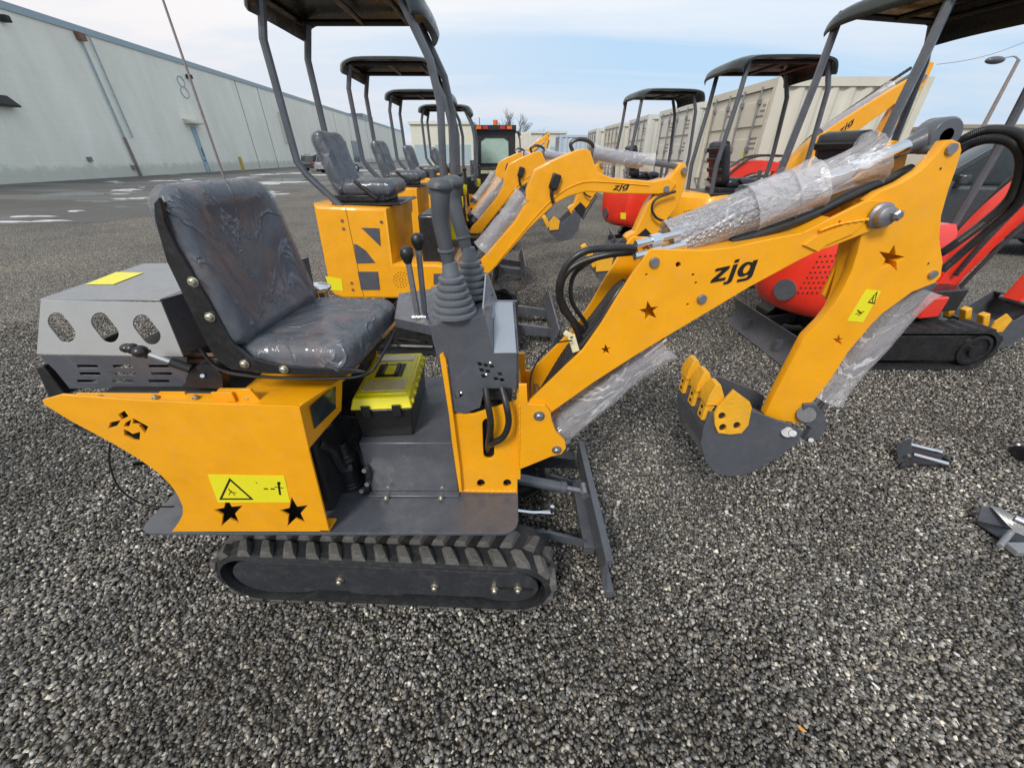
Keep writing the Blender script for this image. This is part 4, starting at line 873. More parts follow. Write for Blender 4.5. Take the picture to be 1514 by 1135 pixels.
cr = MB().tube([P(1115, 612, Y=1.08), P(1170, 640, Y=1.05)], .016, 14).cyl(P(1086, 596, Y=1.10), P(1165, 634, Y=1.06), .014); cr.build('bucket_brace', 'grey', bko2)
def tooth(X, Y, Z, w=.024):
    b_ = Vector((X, Y, Z)); mb = MB()
    mb.b2((X-.014, Y-w*.72, Z-.034), (X-.001, Y+w*.72, Z+.036))
    prof = [(-.018, .028), (.022, .028), (.030, .058), (.010, .100), (-.004, .100), (-.018, .062)]
    n = len(prof); k = [1.05, 1.05, 1.1, .85, .85, 1.1]
    vs = [b_+Vector((x, -w*kk, z)) for (x, z), kk in zip(prof, k)]+[b_+Vector((x, w*kk, z)) for (x, z), kk in zip(prof, k)]
    mb.add(vs, [tuple(range(n)), tuple(range(2*n-1, n-1, -1))]+[(i, i+n, (i+1) % n+n, (i+1) % n) for i in range(n)])
    mb.b2((X-.004, Y-w*.6, Z-.004), (X+.014, Y+w*.6, Z+.03))
    o = mb.build('bucket_tooth', 'yellow_tooth', ex, bevel=.0012)
    for zz in (-.018, .008): MB().cyl((X-.0155, Y, Z+zz), (X-.010, Y, Z+zz), .006, 10).build('tooth_bolt', 'dark', o)
    return o
lp_ = P(1050, 611, Y=KY0)
for yy in (.030, .108, .188): tooth(lp_.x, KY0+yy, lp_.z)
cutp = [(1086, 577), (1109, 594), (1112, 602), (1107, 628), (1097, 640), (1080, 642), (1062, 640), (1057, 628), (1057, 612), (1063, 602), (1078, 586)]
sc2 = MB().mesh(plate_px(cutp, KY0-.012, .012, [circ(1068, 615, 5.5, 12), circ(1069, 632, 5.5, 12), circ(1090, 629, 5.5, 12)], bev=.002)).build('side_cutter', 'yellow_tooth', ex)
MB().mesh(plate_px([(1062, 606), (1100, 606), (1100, 638), (1062, 638)], KY0-.001, .001)).build('cutter_backing', 'dark', sc2)
lk = MB(); lk.cyl(P(1192, 612, Y=.99), P(1192, 612, Y=1.16), .026).mesh(plate_px([(1182, 622), (1190, 598), (1206, 597), (1219, 612), (1222, 630), (1215, 645), (1200, 655), (1188, 650), (1200, 632)], 1.0, .02)).mesh(plate_px([(1182, 622), (1190, 598), (1206, 597), (1219, 612), (1222, 630), (1215, 645), (1200, 655), (1188, 650), (1200, 632)], 1.14, .02))
lko = lk.build('bucket_link', 'grey', ex, bevel=.003)
lp = MB(); lp.cyl(P(1164, 638, Y=.955), P(1170, 640, Y=1.18), .018).cyl(P(1172, 640, Y=.945), P(1172, 640, Y=.96), .012); lp.cyl(P(1199, 650, Y=.985), P(1199, 650, Y=1.17), .009); lp.build('link_pins', 'steelpin', lko, bevel=.002)
ex_cap = MB(); q = P(474, 436, Z=1.04); ex_cap.ball(q+Vector((0, .0, .03)), .042, (1.1, 1, .45)); ex_cap.cyl(q+Vector((0, 0, -.12)), q+Vector((0, 0, .03)), .03); ex_cap.build('muffler_cap', 'chrome', ex)
done()
# ---- toolbox standing on the step box
tbx = thing('toolbox', tuple(P(552, 640, Z=zt+.001)), 'toolbox with bright yellow lid and black body on the grey step beside the seat', 'toolbox')
tz = zt+.001; rot = Matrix.Rotation(R(4), 4, 'Z'); tc0 = Vector((-.445, 1.21, tz))
def T(mb): return mb.xf(Matrix.Translation(tc0) @ rot)
W2, L2 = .095, .175
bd = MB().hexa([(-W2+.008, -L2+.008, 0), (W2-.008, -L2+.008, 0), (W2-.008, L2-.008, 0), (-W2+.008, L2-.008, 0), (-W2, -L2, .12), (W2, -L2, .12), (W2, L2, .12), (-W2, L2, .12)])
bd.b2((-W2-.004, -L2-.004, .112), (W2+.004, L2+.004, .122)); bodyo = T(bd).build('box_body', 'blackplastic', tbx, bevel=.006)
ld = MB().hexa([(-W2-.006, -L2-.006, .1225), (W2+.006, -L2-.006, .1225), (W2+.006, L2+.006, .1225), (-W2-.006, L2+.006, .1225), (-W2+.004, -L2+.012, .158), (W2-.004, -L2+.012, .158), (W2-.004, L2-.012, .158), (-W2+.004, L2-.012, .158)])
for y in (-.15, -.10, -.05, 0, .05, .10, .15): ld.b2((W2-.004, y-.008, .126), (W2+.010, y+.008, .142))
ld.b2((-W2+.012, -L2+.03, .155), (W2-.012, L2-.03, .163))
ldo = T(ld).build('lid', 'lid', tbx, bevel=.005)
T(MB().b2((-W2+.022, -L2+.045, .160), (W2-.022, -.055, .166))).build('organiser_lid', 'clearlid', ldo, bevel=.003); T(MB().b2((-W2+.022, .085, .160), (W2-.022, L2-.045, .166))).build('organiser_lid', 'clearlid', ldo, bevel=.003)
hn = MB(); hn.b2((-.048, -.035, .162), (.048, .062, .1645)); T(hn).build('handle_recess', 'ink', ldo)
hn = MB(); hn.b2((-.018, -.02, .164), (.018, .045, .170)); T(hn).build('handle', 'lid', tbx, bevel=.003)
hn = MB(); hn.b2((-.030, -.03, .164), (-.019, .058, .172)); hn.b2((.019, -.03, .164), (.030, .058, .172)); T(hn).build('handle_grip', 'blackplastic', tbx, bevel=.003)
for x in (-.05, .05): T(MB().b2((x-.014, -L2-.012, .095), (x+.014, -L2-.005, .140))).build('latch', 'blackplastic', tbx, bevel=.002)
done()
#@@ canopy excavators
def canopy_excavator(style, label, group):
    """local frame: +X forward, near side = -Y, origin on the ground; built at the origin"""
    hc = 'yellow' if style != 'red' else 'red'
    root = thing('canopy_excavator', (0, 0, 0), label, 'mini excavator', group)
    O = Vector((-.62, 3.42, 0))
    def L(pts, Y): return [(P(x, y, Y=Y).x-O.x, P(x, y, Y=Y).z) for x, y in pts]
    def lp(mb, pts, Yl, th, holes=(), Yw=None, bev=.003):
        mb.mesh(plate_xz(L(pts, Yw if Yw else O.y+Yl), Yl, th, [L(h, Yw if Yw else O.y+Yl) for h in holes], bev)); return mb
    # tracks
    for s in (-1, 1):
        y0 = -.47 if s < 0 else .27; y1 = y0+.20
        pts = loop_pts(-.68, .68, .02, .36, 96); mb = MB(); vs = []; fs = []; n = len(pts)
        for i, (x, z, nx, nz) in enumerate(pts):
            h = .018 if (i//2) % 2 == 0 else 0
            vs += [Vector((x+nx*h, y0, z+nz*h)), Vector((x+nx*h, y1, z+nz*h)), Vector((x-nx*.025, y1, z-nz*.025)), Vector((x-nx*.025, y0, z-nz*.025))]
        for i in range(n):
            for k in range(4): fs.append((i*4+k, i*4+(k+1) % 4, ((i+1) % n)*4+(k+1) % 4, ((i+1) % n)*4+k))
        tb = mb.add(vs, fs).build('track_belt', 'rubber', root, smooth=20)
        yy = y0+.01 if s < 0 else y1-.03
        fr = MB().mesh(plate_xz([(-.50, .31), (.50, .31), (.50, .11), (.40, .09), (-.40, .09), (-.50, .11)], y0+.02, .16, bev=.01)); fr.build('track_frame', 'black', root)
        for cx in (-.52, .52):
            wh = MB().lathe((cx, yy-.002 if s < 0 else yy+.02, .19), (0, 1 if s > 0 else -1, 0), [(.125, -.12), (.125, 0), (.10, .004), (.095, -.01), (.05, -.012), (.05, .012), (.02, .016)], 24).build('sprocket', 'black', root)
    MB().b2((-.45, -.27, .15), (.45, .27, .36)).lathe((0, 0, .36), (0, 0, 1), [(.26, 0), (.26, .11)], 28).build('undercarriage', 'black', root, bevel=.01)
    # blade at the rear for the red style, at the front for the yellow
    bx = 1.0 if style != 'red' else -.90
    bl = MB(); prof = [(bx+.05*math.copysign(1, -bx)*math.sin(math.pi*t/6), .02+t*.045) for t in range(7)]
    bl.prism([(x, -.55, z) for x, z in prof]+[(x+.014, -.55, z) for x, z in prof[::-1]], (0, 1.10, 0))
    bl.build('blade', 'grey', root, bevel=.002)
    ar = MB()
    for y in (-.26, .22): MB().prism([(bx*.35, y, .26), (bx, y, .17), (bx, y, .09), (bx*.35, y, .17)], (0, .04, 0)).build('blade_arm', 'grey', root)
    # house
    if style == 'yellow':
        fr_ = [(462, 300), (470, 304), (520, 306), (571, 308), (581, 390), (645, 390), (672, 396), (690, 441), (509, 441), (494, 436), (487, 426)]
        holes = []
        hb = MB(); fp = L(fr_, 3.04)
        hb.mesh(plate_xz(fp, -.38, .78, bev=.02)); house = hb.build('house_panel', hc, root)
        win = [[(534, 336), (561, 337), (563, 364)], [(523, 360), (528, 361), (541, 370), (555, 388), (528, 389)], [(529, 401), (559, 401), (562, 428), (534, 428)]]
        for w_ in win: MB().mesh(plate_xz(L(w_, 3.04), -.384, .006)).build('house_vent', 'grey', house)
        MB().mesh(plate_xz(L([(641, 404), (660, 404), (660, 420), (641, 420)], 3.04), -.384, .006)).build('house_vent', 'grey', house)
        dd = MB()
        for k in range(3):
            for q in range(6+k*5):
                a = 2*math.pi*q/(6+k*5); u, v = L([(593+math.cos(a)*(3+4*k), 413+math.sin(a)*(3+4*k))], 3.04)[0]; dd.cyl((u, -.3825, v), (u, -.37, v), .004, 6)
        dd.build('speaker_perforation', 'dark', house)
        for x, y in ((506, 326), (508, 338), (564, 328), (520, 418), (522, 428)): u, v = L([(x, y)], 3.04)[0]; MB().cyl((u, -.3835, v), (u, -.37, v), .012, 10).build('panel_screw', 'rust', house)
        MB().mesh(plate_xz(L([(481, 408), (505, 412), (508, 430), (488, 428)], 3.04), -.3825, .002)).build('house_label', 'sticker', house)
        pz_ = L([(509, 300), (509, 441)], 3.04); MB().b2((pz_[0][0], -.3815, pz_[1][1]+.02), (pz_[0][0]+.003, -.379, pz_[0][1]-.03)).build('panel_seam', 'dark', house)
        topz = L([(520, 306)], 3.04)[0][1]; sx = -.58; fx = .06
        MB().b2((-.10, -.30, topz-.45), (.12, .38, topz-.06)).build('valve_block', 'black', root, bevel=.02)
        MB().b2((-.74, -.28, topz+.001), (-.22, .30, topz+.016)).build('seat_deck', 'black', root, bevel=.01)
        MB().box((.12, .05, topz-.20), (.16, .30, .16), rz=.1).build('tool_case', 'lid', root, bevel=.01)
        colx = 0
    else:
        plan = [(-.24, -.44), (-.24, .44), (-.72, .44)]+[(-.72-math.cos(R(a_))*.42, math.sin(R(a_))*.44) for a_ in range(80, -81, -10)]+[(-.72, -.44)]
        hb = MB(); lv = [(.44, .80), (.48, .90), (.56, .97), (.66, 1.0), (.95, 1.0), (1.06, .97), (1.11, .90)]; n = len(plan)
        vs = [Vector(((x+.3)*k_-.3, y*k_, z)) for z, k_ in lv for x, y in plan]
        fs = [(i*n+j, i*n+(j+1) % n, (i+1)*n+(j+1) % n, (i+1)*n+j) for i in range(len(lv)-1) for j in range(n)]+[tuple(range(n)), tuple(range((len(lv)-1)*n, len(lv)*n))]
        house = hb.add(vs, fs).build('house_panel', hc, root, smooth=30)
        def rear(a_, z, out=0): 
            c_, s_ = math.cos(R(a_)), math.sin(R(a_)); k_ = 1 if z > .66 else (.97+.03*(z-.56)/.10); x, y = -.72-c_*.42, -s_*.44
            p = Vector(((x+.3)*k_-.3, y*k_, z)); nn = Vector((-c_/.42, -s_/.44, 0)).normalized(); return p+nn*out, nn
        p_, n_ = rear(16, .64); MB().cyl(p_-n_*.02, p_+n_*.012, .078, 28).build('round_vent', 'grey', house)
        dd = MB()
        for i in range(11):
            for j in range(8):
                p_, n_ = rear(28+i*3.6+j*.8, .64+j*.038+i*.006); dd.cyl(p_-n_*.01, p_+n_*.002, .0065, 6)
        dd.build('vent_perforation', 'dark', house)
        q_ = [rear(a_, z_, .003)[0] for a_, z_ in ((56, .50), (70, .50), (70, .60), (56, .60))]; 
        q_ = [rear(58, .57, .006)[0], rear(70, .57, .006)[0], rear(70, .67, .006)[0], rear(58, .67, .006)[0]]; MB().prism(q_, (0.001, .001, 0)).build('house_label', 'sticker', house)
        MB().b2((-.05, -.38, .42), (.14, -.22, .58)).build('front_skirt', hc, root, bevel=.01)
        topz = 1.10; sx = -.50; fx = .06
        MB().b2((-.86, -.4, topz-.01), (-.10, .4, topz+.02)).build('seat_deck', 'black', root, bevel=.01)
    MB().b2((-.3, -.30, .42), (.45, .30, .60)).build('swing_frame', 'black', root, bevel=.01)
    # seat
    st = MB().mesh(pad((sx+.10, .02, topz+.11), (.40, .42, .11), .05, None, 6, .004, 12)).build('seat_cushion', 'seatblk', root, smooth=80)
    t_ = Matrix.Rotation(R(-15), 3, 'Y')
    bh_ = .27 if style == 'yellow' else .32; sb = MB().mesh(pad((sx-.16, .02, topz+bh_), (.11, .42, .42 if style == 'yellow' else .48), .05, t_, 6, .004, 12)).build('seat_backrest', 'seatblk', root, smooth=80)
    if style == 'yellow':
        for c_, d_, rr_ in (((sx+.10, .02, topz+.11), (.41, .43, .12), Matrix.Identity(3)), ((sx-.16, .02, topz+.27), (.12, .43, .43), t_)):
            MB().mesh(pad(c_, d_, .055, rr_, 18, .007, 17)).build('plastic_film', 'film', st, smooth=60)
    else:
        for k in range(4): MB().box(Vector((sx-.16, .02, topz+.32))+t_@Vector((-.055, 0, -.17+k*.11)), (.03, .38, .05), ry=R(-15)).build('seat_rib', 'blackplastic', sb, bevel=.01)
    MB().box((sx+.02, .02, topz+.04), (.40, .38, .05)).build('seat_base', 'black', root, bevel=.01)
    for s in (-1,):
        MB().tube([(sx+.02, .02+s*.23, topz+.16), (sx+.17, .02+s*.23, topz+.04)], .014, 8).build('seat_lever', 'black', root)
    # canopy
    cz = 2.38; hw = .36 if style == 'yellow' else .41
    x0, x1 = (-.94, .0) if style == 'yellow' else (-.88, .08)
    if style == 'yellow':
        posts = [[(-.87, 2.32), (-.925, 2.12), (-.907, 1.46), (-.86, 1.38), (-.66, 1.17)], [(-.05, 2.32), (.0, 2.22), (.10, 2.02), (.143, 1.79), (.125, 1.4), (.12, .95)]]
    else:
        posts = [[(x0+.10, cz-.05), (x0+.08, 2.0), (x0+.02, 1.4), (x0+.04, topz)], [(.04, cz-.05), (.13, 2.1), (.17, 1.5), (.15, .98)]]
    for pl in posts:
        for s in (-1, 1):
            yy = s*(hw-.06)
            MB().tube([Vector((x, yy, z)) for x, z in pl], .026, 8).build('canopy_post', 'grey', root, smooth=40)
    up = smooth2([(x0-.06, cz-.10), (x0-.04, cz-.04), (x0+.04, cz), (x0+.2, cz+.02), (x1-.2, cz+.02), (x1, cz), (x1+.07, cz-.04), (x1+.10, cz-.12)], 3)
    dn = [(x+(-.012 if x > x1 else (.012 if x < x0 else 0)), z-.022) for x, z in up][::-1]
    cm_ = MB(); nseg = 16
    rows = []
    for j in range(nseg+1):
        t = -1+2*j/nseg; y = t*(hw+.03); dz_ = -.03*abs(t)**4; kx = 1-.12*abs(t)**5
        rows.append([((x-(x0+x1)/2)*kx+(x0+x1)/2, y, z+dz_) for x, z in up+dn])
    n = len(rows[0]); vs = [p for r_ in rows for p in r_]; fs = []
    for j in range(nseg):
        for k in range(n): fs.append((j*n+k, j*n+(k+1) % n, (j+1)*n+(k+1) % n, (j+1)*n+k))
    fs += [tuple(range(n)), tuple(range(nseg*n+n-1, nseg*n-1, -1))]
    cn = cm_.add(vs, fs).build('canopy_roof', 'canopy', root, smooth=50)
    fr = MB()
    for y in (-(hw-.06), hw-.06): fr.tube([(x0, y, cz-.05), (x1-.1, y, cz-.05)], .02, 8)
    for x in (x0+.02, (x0+x1)/2, x1-.14): fr.tube([(x, -(hw-.06), cz-.05), (x, hw-.06, cz-.05)], .018, 8)
    fr.build('canopy_frame', 'black', cn)
    # levers
    for y in (-.26, .30):
        g = MB().lathe((fx, y, topz-.14), (0, 0, 1), [(.06, 0), (.05, .02), (.055, .04), (.04, .06), (.045, .08), (.02, .12)], 14).build('bellows', 'boot', root)
        MB().tube([(fx, y, topz-.04), (fx-.01, y, topz+.05), (fx-.02, y, topz+.20), (fx-.02, y, topz+.24)], .024, 10).build('control_lever', 'grip', root)
    for y in (-.08, .0, .1): MB().tube([(fx+.16, y, .70), (fx+.12, y, topz+.10)], .012, 8).ball((fx+.12, y, topz+.12), .028).build('travel_lever', 'black', root, smooth=60)
    # boom
    if style == 'yellow':
        by = -.10; bw = .16; Yw = O.y+by
        bm2 = [(699, 406), (701, 394), (729, 364), (762, 326), (777, 300), (778, 280), (790, 251), (816, 237), (853, 221), (866, 219), (873, 223), (883, 254), (905, 263), (966, 268), (991, 263), (1000, 272), (992, 284), (973, 287), (909, 286), (868, 283), (841, 290), (822, 300), (782, 338), (737, 390), (724, 403), (708, 408)]
        bo = MB(); lp(bo, bm2, by, bw, Yw=Yw, bev=.008); boom = bo.build('boom', 'yellow', root)
        tr = lambda pts: [(x, z) for x, z in L(pts, Yw)]
        q = tr([(906, 283), (930, 281), (907, 272), (931, 270)]); V = lambda u: Vector((u[0], by-.002, u[1]))
        MB().mesh(text_on('zjg', V(q[0]), V(q[1]), V(q[2]), V(q[3]), .25, .03)).build('boom_lettering', 'ink', boom, smooth=0)
        sm_ = MB(); q = [Vector((x, by-.002, z)) for x, z in tr(smooth2([(735, 388), (790, 322), (822, 290), (850, 273), (880, 268), (960, 274)], 5))]; sm_.tube(q, .006, 6, squash=.6).build('boom_seam', 'yellow', boom)
        am = [(1010, 240), (1016, 243), (1019, 253), (1012, 282), (1003, 305), (990, 322), (974, 345), (957, 362), (938, 368), (930, 362), (926, 352), (931, 347), (940, 343), (959, 301), (973, 285), (989, 266), (1000, 252)]
        ao = MB(); lp(ao, am, by+.02, bw-.04, Yw=Yw, bev=.008); arm = ao.build('arm', 'yellow', root)
        for x, y in ((985, 279), (1012, 252), (938, 358)): u, v = tr([(x, y)])[0]; MB().cyl((u, by-.012, v), (u, by+bw+.012, v), .022, 14).build('pivot_pin', 'steelpin', boom)
        yc = by+bw/2
        def W(x, y): u, v = tr([(x, y)])[0]; return Vector((u, yc, v))
        a, b = W(706, 382), W(780, 284)
        c1 = MB().cyl(a, a.lerp(b, .7), .04).cyl(a.lerp(b, .7), b, .02).build('boom_cylinder', 'grey', root); wrapped(c1, a.lerp(b, .12), a.lerp(b, .95), .078, 'plastic_wrap', 2, n=24, ring=10)
        a, b = W(872, 226), W(1010, 247)
        c2 = MB().cyl(a, a.lerp(b, .6), .04).cyl(a.lerp(b, .6), b, .02).build('arm_cylinder', 'grey', root); wrapped(c2, a.lerp(b, .04), a.lerp(b, .70), .055, 'plastic_wrap', 4, n=24, ring=10)
        MB().tube(spline([W(850, 225), W(846, 212), W(858, 205), W(875, 209), W(884, 222)], 5), .014, 8).build('boom_hose', 'hose', root)
        MB().tube(spline([Vector((w.x, by-.02, w.z)) for w in (W(818, 300), W(815, 285), W(819, 272), W(824, 262))], 5), .014, 8).build('boom_hose', 'hose', root)
        MB().box(Vector((W(820, 268).x, by-.025, W(820, 268).z)), (.07, .04, .11), ry=.3).build('work_light', 'black', boom, bevel=.01)
        MB().tube(spline([Vector((w.x, by-.03, w.z)) for w in (W(997, 282), W(970, 292), W(962, 306), W(968, 320), W(980, 326))], 5), .010, 8).build('arm_hose', 'hose', root)
        c3 = MB().cyl(W(985, 322)+Vector((.06, 0, 0)), W(945, 375)+Vector((.07, 0, 0)), .028).build('bucket_cylinder', 'steelpin', root)
        tip = W(934, 360)
    else:
        zf = .62
        by = -.08; bw = .16; yc = 0
        up_ = style == 'raised'
        if style == 'red': sp_ = [(.42, .42), (.52, .78), (.70, 1.17), (1.02, 1.50), (1.55, 1.60)]; ap = [(1.60, 1.62), (1.27, .42)]
        elif up_: sp_ = [(.30, .62), (.22, 1.15), (.38, 1.52), (.86, 1.91), (1.29, 2.22)]; ap = [(1.32, 2.24), (1.06, 1.25)]
        else: sp_ = [(.45, .60), (.85, 1.15), (1.10, 1.30), (1.65, 1.20)]; ap = [(1.72, 1.26), (1.45, .62)]
        pts = spline([Vector((x, 0, z)) for x, z in sp_], 6); n = len(pts); top = []; bot = []
        for i, p in enumerate(pts):
            d = (pts[min(i+1, n-1)]-pts[max(i-1, 0)]).normalized(); nn = Vector((-d.z, 0, d.x)); u = i/(n-1); w_ = .055+.06*math.sin(math.pi*u)**.8
            top.append((p.x+nn.x*w_, p.z+nn.z*w_)); bot.append((p.x-nn.x*w_, p.z-nn.z*w_))
        bcol = hc
        boom = MB().mesh(plate_xz(top+bot[::-1], by, bw, bev=.008)).build('boom', bcol, root)
        (ax_, az_), (bx_, bz_) = ap; d = Vector((bx_-ax_, 0, bz_-az_)).normalized(); nn = Vector((-d.z, 0, d.x)); A = Vector((ax_, 0, az_)); B = Vector((bx_, 0, bz_))
        q = [A-d*.14+nn*-.03, A+nn*-.08, A.lerp(B, .5)+nn*-.06, B-nn*.04, B+nn*.04, A.lerp(B, .5)+nn*.05, A+nn*.07, A-d*.14+nn*.03]
        arm = MB().mesh(plate_xz([(v.x, v.z) for v in q], by+.015, bw-.03, bev=.008)).build('arm', bcol, root)
        for p in (A, B): MB().cyl(p+Vector((0, by-.015, 0)), p+Vector((0, by+bw+.015, 0)), .024, 14).build('pivot_pin', 'steelpin', boom)
        a = pts[6]+Vector((.0, 0, -.15)); 
        a = Vector((sp_[0][0]+.12, 0, sp_[0][1]-.06)); b = Vector((sp_[1][0]+.12, 0, sp_[1][1]-.06))
        c1 = MB().cyl(a, a.lerp(b, .75), .036).cyl(a, b, .018).build('boom_cylinder', 'grey', root)
        a = Vector((sp_[1][0], 0, sp_[1][1]+.18)) if not up_ else Vector((.40, 0, 1.70)); b = A-d*.12; c2 = MB().cyl(a, a.lerp(b, .6), .038).cyl(a, b, .018).build('arm_cylinder', 'grey', root)
        wrapped(c2, a.lerp(b, .04), a.lerp(b, .70), .060, 'plastic_wrap', 4, n=24, ring=10)
        for s in ((-.11, .11) if not up_ else (.11,)):
            pth = [Vector((p.x, s, p.z+(.16 if style == 'red' else .13))) for p in pts[2:]]
            MB().tube(spline(pth, 4), .016, 8, lambda i, u: 1+.18*(i % 2)).build('boom_hose', 'hose', root)
            pth = [Vector((p.x+.05, s, p.z-.14)) for p in pts[1:-2]]
            MB().tube(spline(pth, 4), .014, 8, lambda i, u: 1+.18*(i % 2)).build('boom_hose', 'hose', root)
        if up_:
            q = boom; V = lambda x, z: Vector((x, by-.003, z)); MB().mesh(text_on('zjg', V(.62, 1.70), V(.75, 1.82), V(.59, 1.76), V(.72, 1.88), .25, .03)).build('boom_lettering', 'ink', boom, smooth=0)
            MB().mesh(plate_xz([(1.10, 1.55), (1.16, 1.55), (1.20, 1.72), (1.14, 1.72)], by+.012, .002)).build('arm_label', 'sticker', arm)
        tip = B
        MB().cyl(A.lerp(B, .15)-nn*-.09, A.lerp(B, .85)-nn*-.10, .028).build('bucket_cylinder', 'steelpin', root)
        # swing post
        MB().mesh(plate_xz([(.12, .42), (.44, .42), (.44, .58), (.38, .66), (.28, .66), (.12, .60)], -.10, .20, bev=.01)).build('swing_post', bcol, root)
    if style == 'yellow': MB().mesh(plate_xz([(.18, .36), (.42, .36), (.44, .52), (.36, .62), (.26, .62), (.16, .55)], -.11, .18, bev=.01)).build('swing_post', 'black', root)
    # bucket curled under the arm tip
    bp = [(.02, .03), (.10, -.04), (.08, -.20), (-.02, -.32), (-.16, -.34), (-.27, -.26), (-.30, -.16), (-.12, -.10)]
    bw_ = .19; bk = MB(); pr = [(tip.x+x, tip.z+z) for x, z in bp]
    if style == 'red': pr = [(tip.x+x*1.1, tip.z+z*1.1) for x, z in bp]
    bk.mesh(plate_xz(pr, yc-bw_, .012)); bk.mesh(plate_xz(pr, yc+bw_-.012, .012))
    for a, b in zip(pr[:6], pr[1:7]):
        dd_ = Vector((b[0]-a[0], b[1]-a[1])).normalized(); n_ = Vector((dd_.y, -dd_.x))*.012
        bk.prism([(a[0], yc-bw_+.011, a[1]), (b[0], yc-bw_+.011, b[1]), (b[0]+n_.x, yc-bw_+.011, b[1]+n_.y), (a[0]+n_.x, yc-bw_+.011, a[1]+n_.y)], (0, 2*bw_-.022, 0))
    bko = bk.build('bucket', 'grey', root)
    for y in (-.14, 0, .14): MB().box((pr[6][0]-.035, yc+y, pr[6][1]+.05), (.05, .06, .14), ry=-.5).build('bucket_tooth', 'yellow_tooth', root, bevel=.008)
    MB().mesh(plate_xz([(pr[6][0]+.0, pr[6][1]-.04), (pr[6][0]+.12, pr[6][1]-.03), (pr[6][0]+.13, pr[6][1]+.08), (pr[6][0]+.05, pr[6][1]+.13), (pr[6][0]-.01, pr[6][1]+.06)], yc-bw_-.016, .014, bev=.002)).build('side_cutter', 'yellow_tooth', root)
    for s in (-.07, .06): MB().mesh(plate_xz([(tip.x+.02, tip.z+.04), (tip.x+.10, tip.z+.12), (tip.x+.17, tip.z+.06), (tip.x+.14, tip.z-.05), (tip.x+.05, tip.z-.05)], yc+s, .02)).build('bucket_link', 'black', root, bevel=.003)
    if style == 'red':
        for c_ in kids(root):
            nm = c_.name.split('.')[0]
            if nm in ('track_belt', 'track_frame', 'sprocket', 'undercarriage', 'blade', 'blade_arm'): continue
            c_.rotation_euler.z = R(3 if nm in ('boom', 'arm', 'bucket', 'bucket_tooth', 'side_cutter', 'bucket_link', 'boom_cylinder', 'arm_cylinder', 'bucket_cylinder', 'boom_hose') else 12)
            if nm in ('canopy_post', 'canopy_roof', 'seat_cushion', 'seat_backrest', 'seat_base', 'seat_deck', 'bellows', 'control_lever', 'travel_lever', 'seat_lever'): c_.location = (.06 if nm == 'canopy_roof' else -.02, .22, 0)
    done(); return root
G1 = 'yellow canopy excavators in the left row'
y1 = canopy_excavator('yellow', 'yellow canopy excavator right behind the open one, film-wrapped seat, front of left row', G1)
O1 = Vector((-.62, 3.42, 0)); y1.location = O1
labs = ['second yellow canopy excavator of the left row, between the nearest and third', 'third yellow canopy excavator of the left row, mostly hidden, small roof', 'farthest yellow canopy excavator of the left row, beside the orange-beacon loader']
for k, lb_ in enumerate(labs):
    c_ = copy_tree(y1); c_['label'] = lb_; c_.location = [(-.84, 5.45, 0), (-1.02, 7.7, 0), (-.92, 9.7, 0)][k]; c_.rotation_euler.z = R([1, -1, 0][k])
G2 = 'canopy excavators in the right row'
r1 = canopy_excavator('red', 'red canopy excavator behind the yellow boom, grey blade and round black side vent', G2)
r1.location = (3.12, 3.15, 0)
r3 = copy_tree(r1); r3['label'] = 'distant red canopy excavator standing in front of the ribbed grey container doors'; r3.location = (2.75, 7.5, 0); r3.rotation_euler.z = R(-6)
for c_ in kids(r3):
    if c_.name.split('.')[0] in ('boom', 'arm', 'bucket', 'bucket_tooth', 'side_cutter', 'bucket_link', 'boom_cylinder', 'arm_cylinder', 'bucket_cylinder', 'boom_hose'): c_.rotation_euler.y = R(9)
r2 = canopy_excavator('raised', 'yellow canopy excavator with ribbed black seat and raised boom before the big grey container', G2)
r2.location = (3.22, 5.4, 0)
r5 = copy_tree(r2); r5['label'] = 'far yellow excavator with folded boom in front of the blue-white container'; r5.location = (.2, 19, 0); r5.rotation_euler.z = R(0)

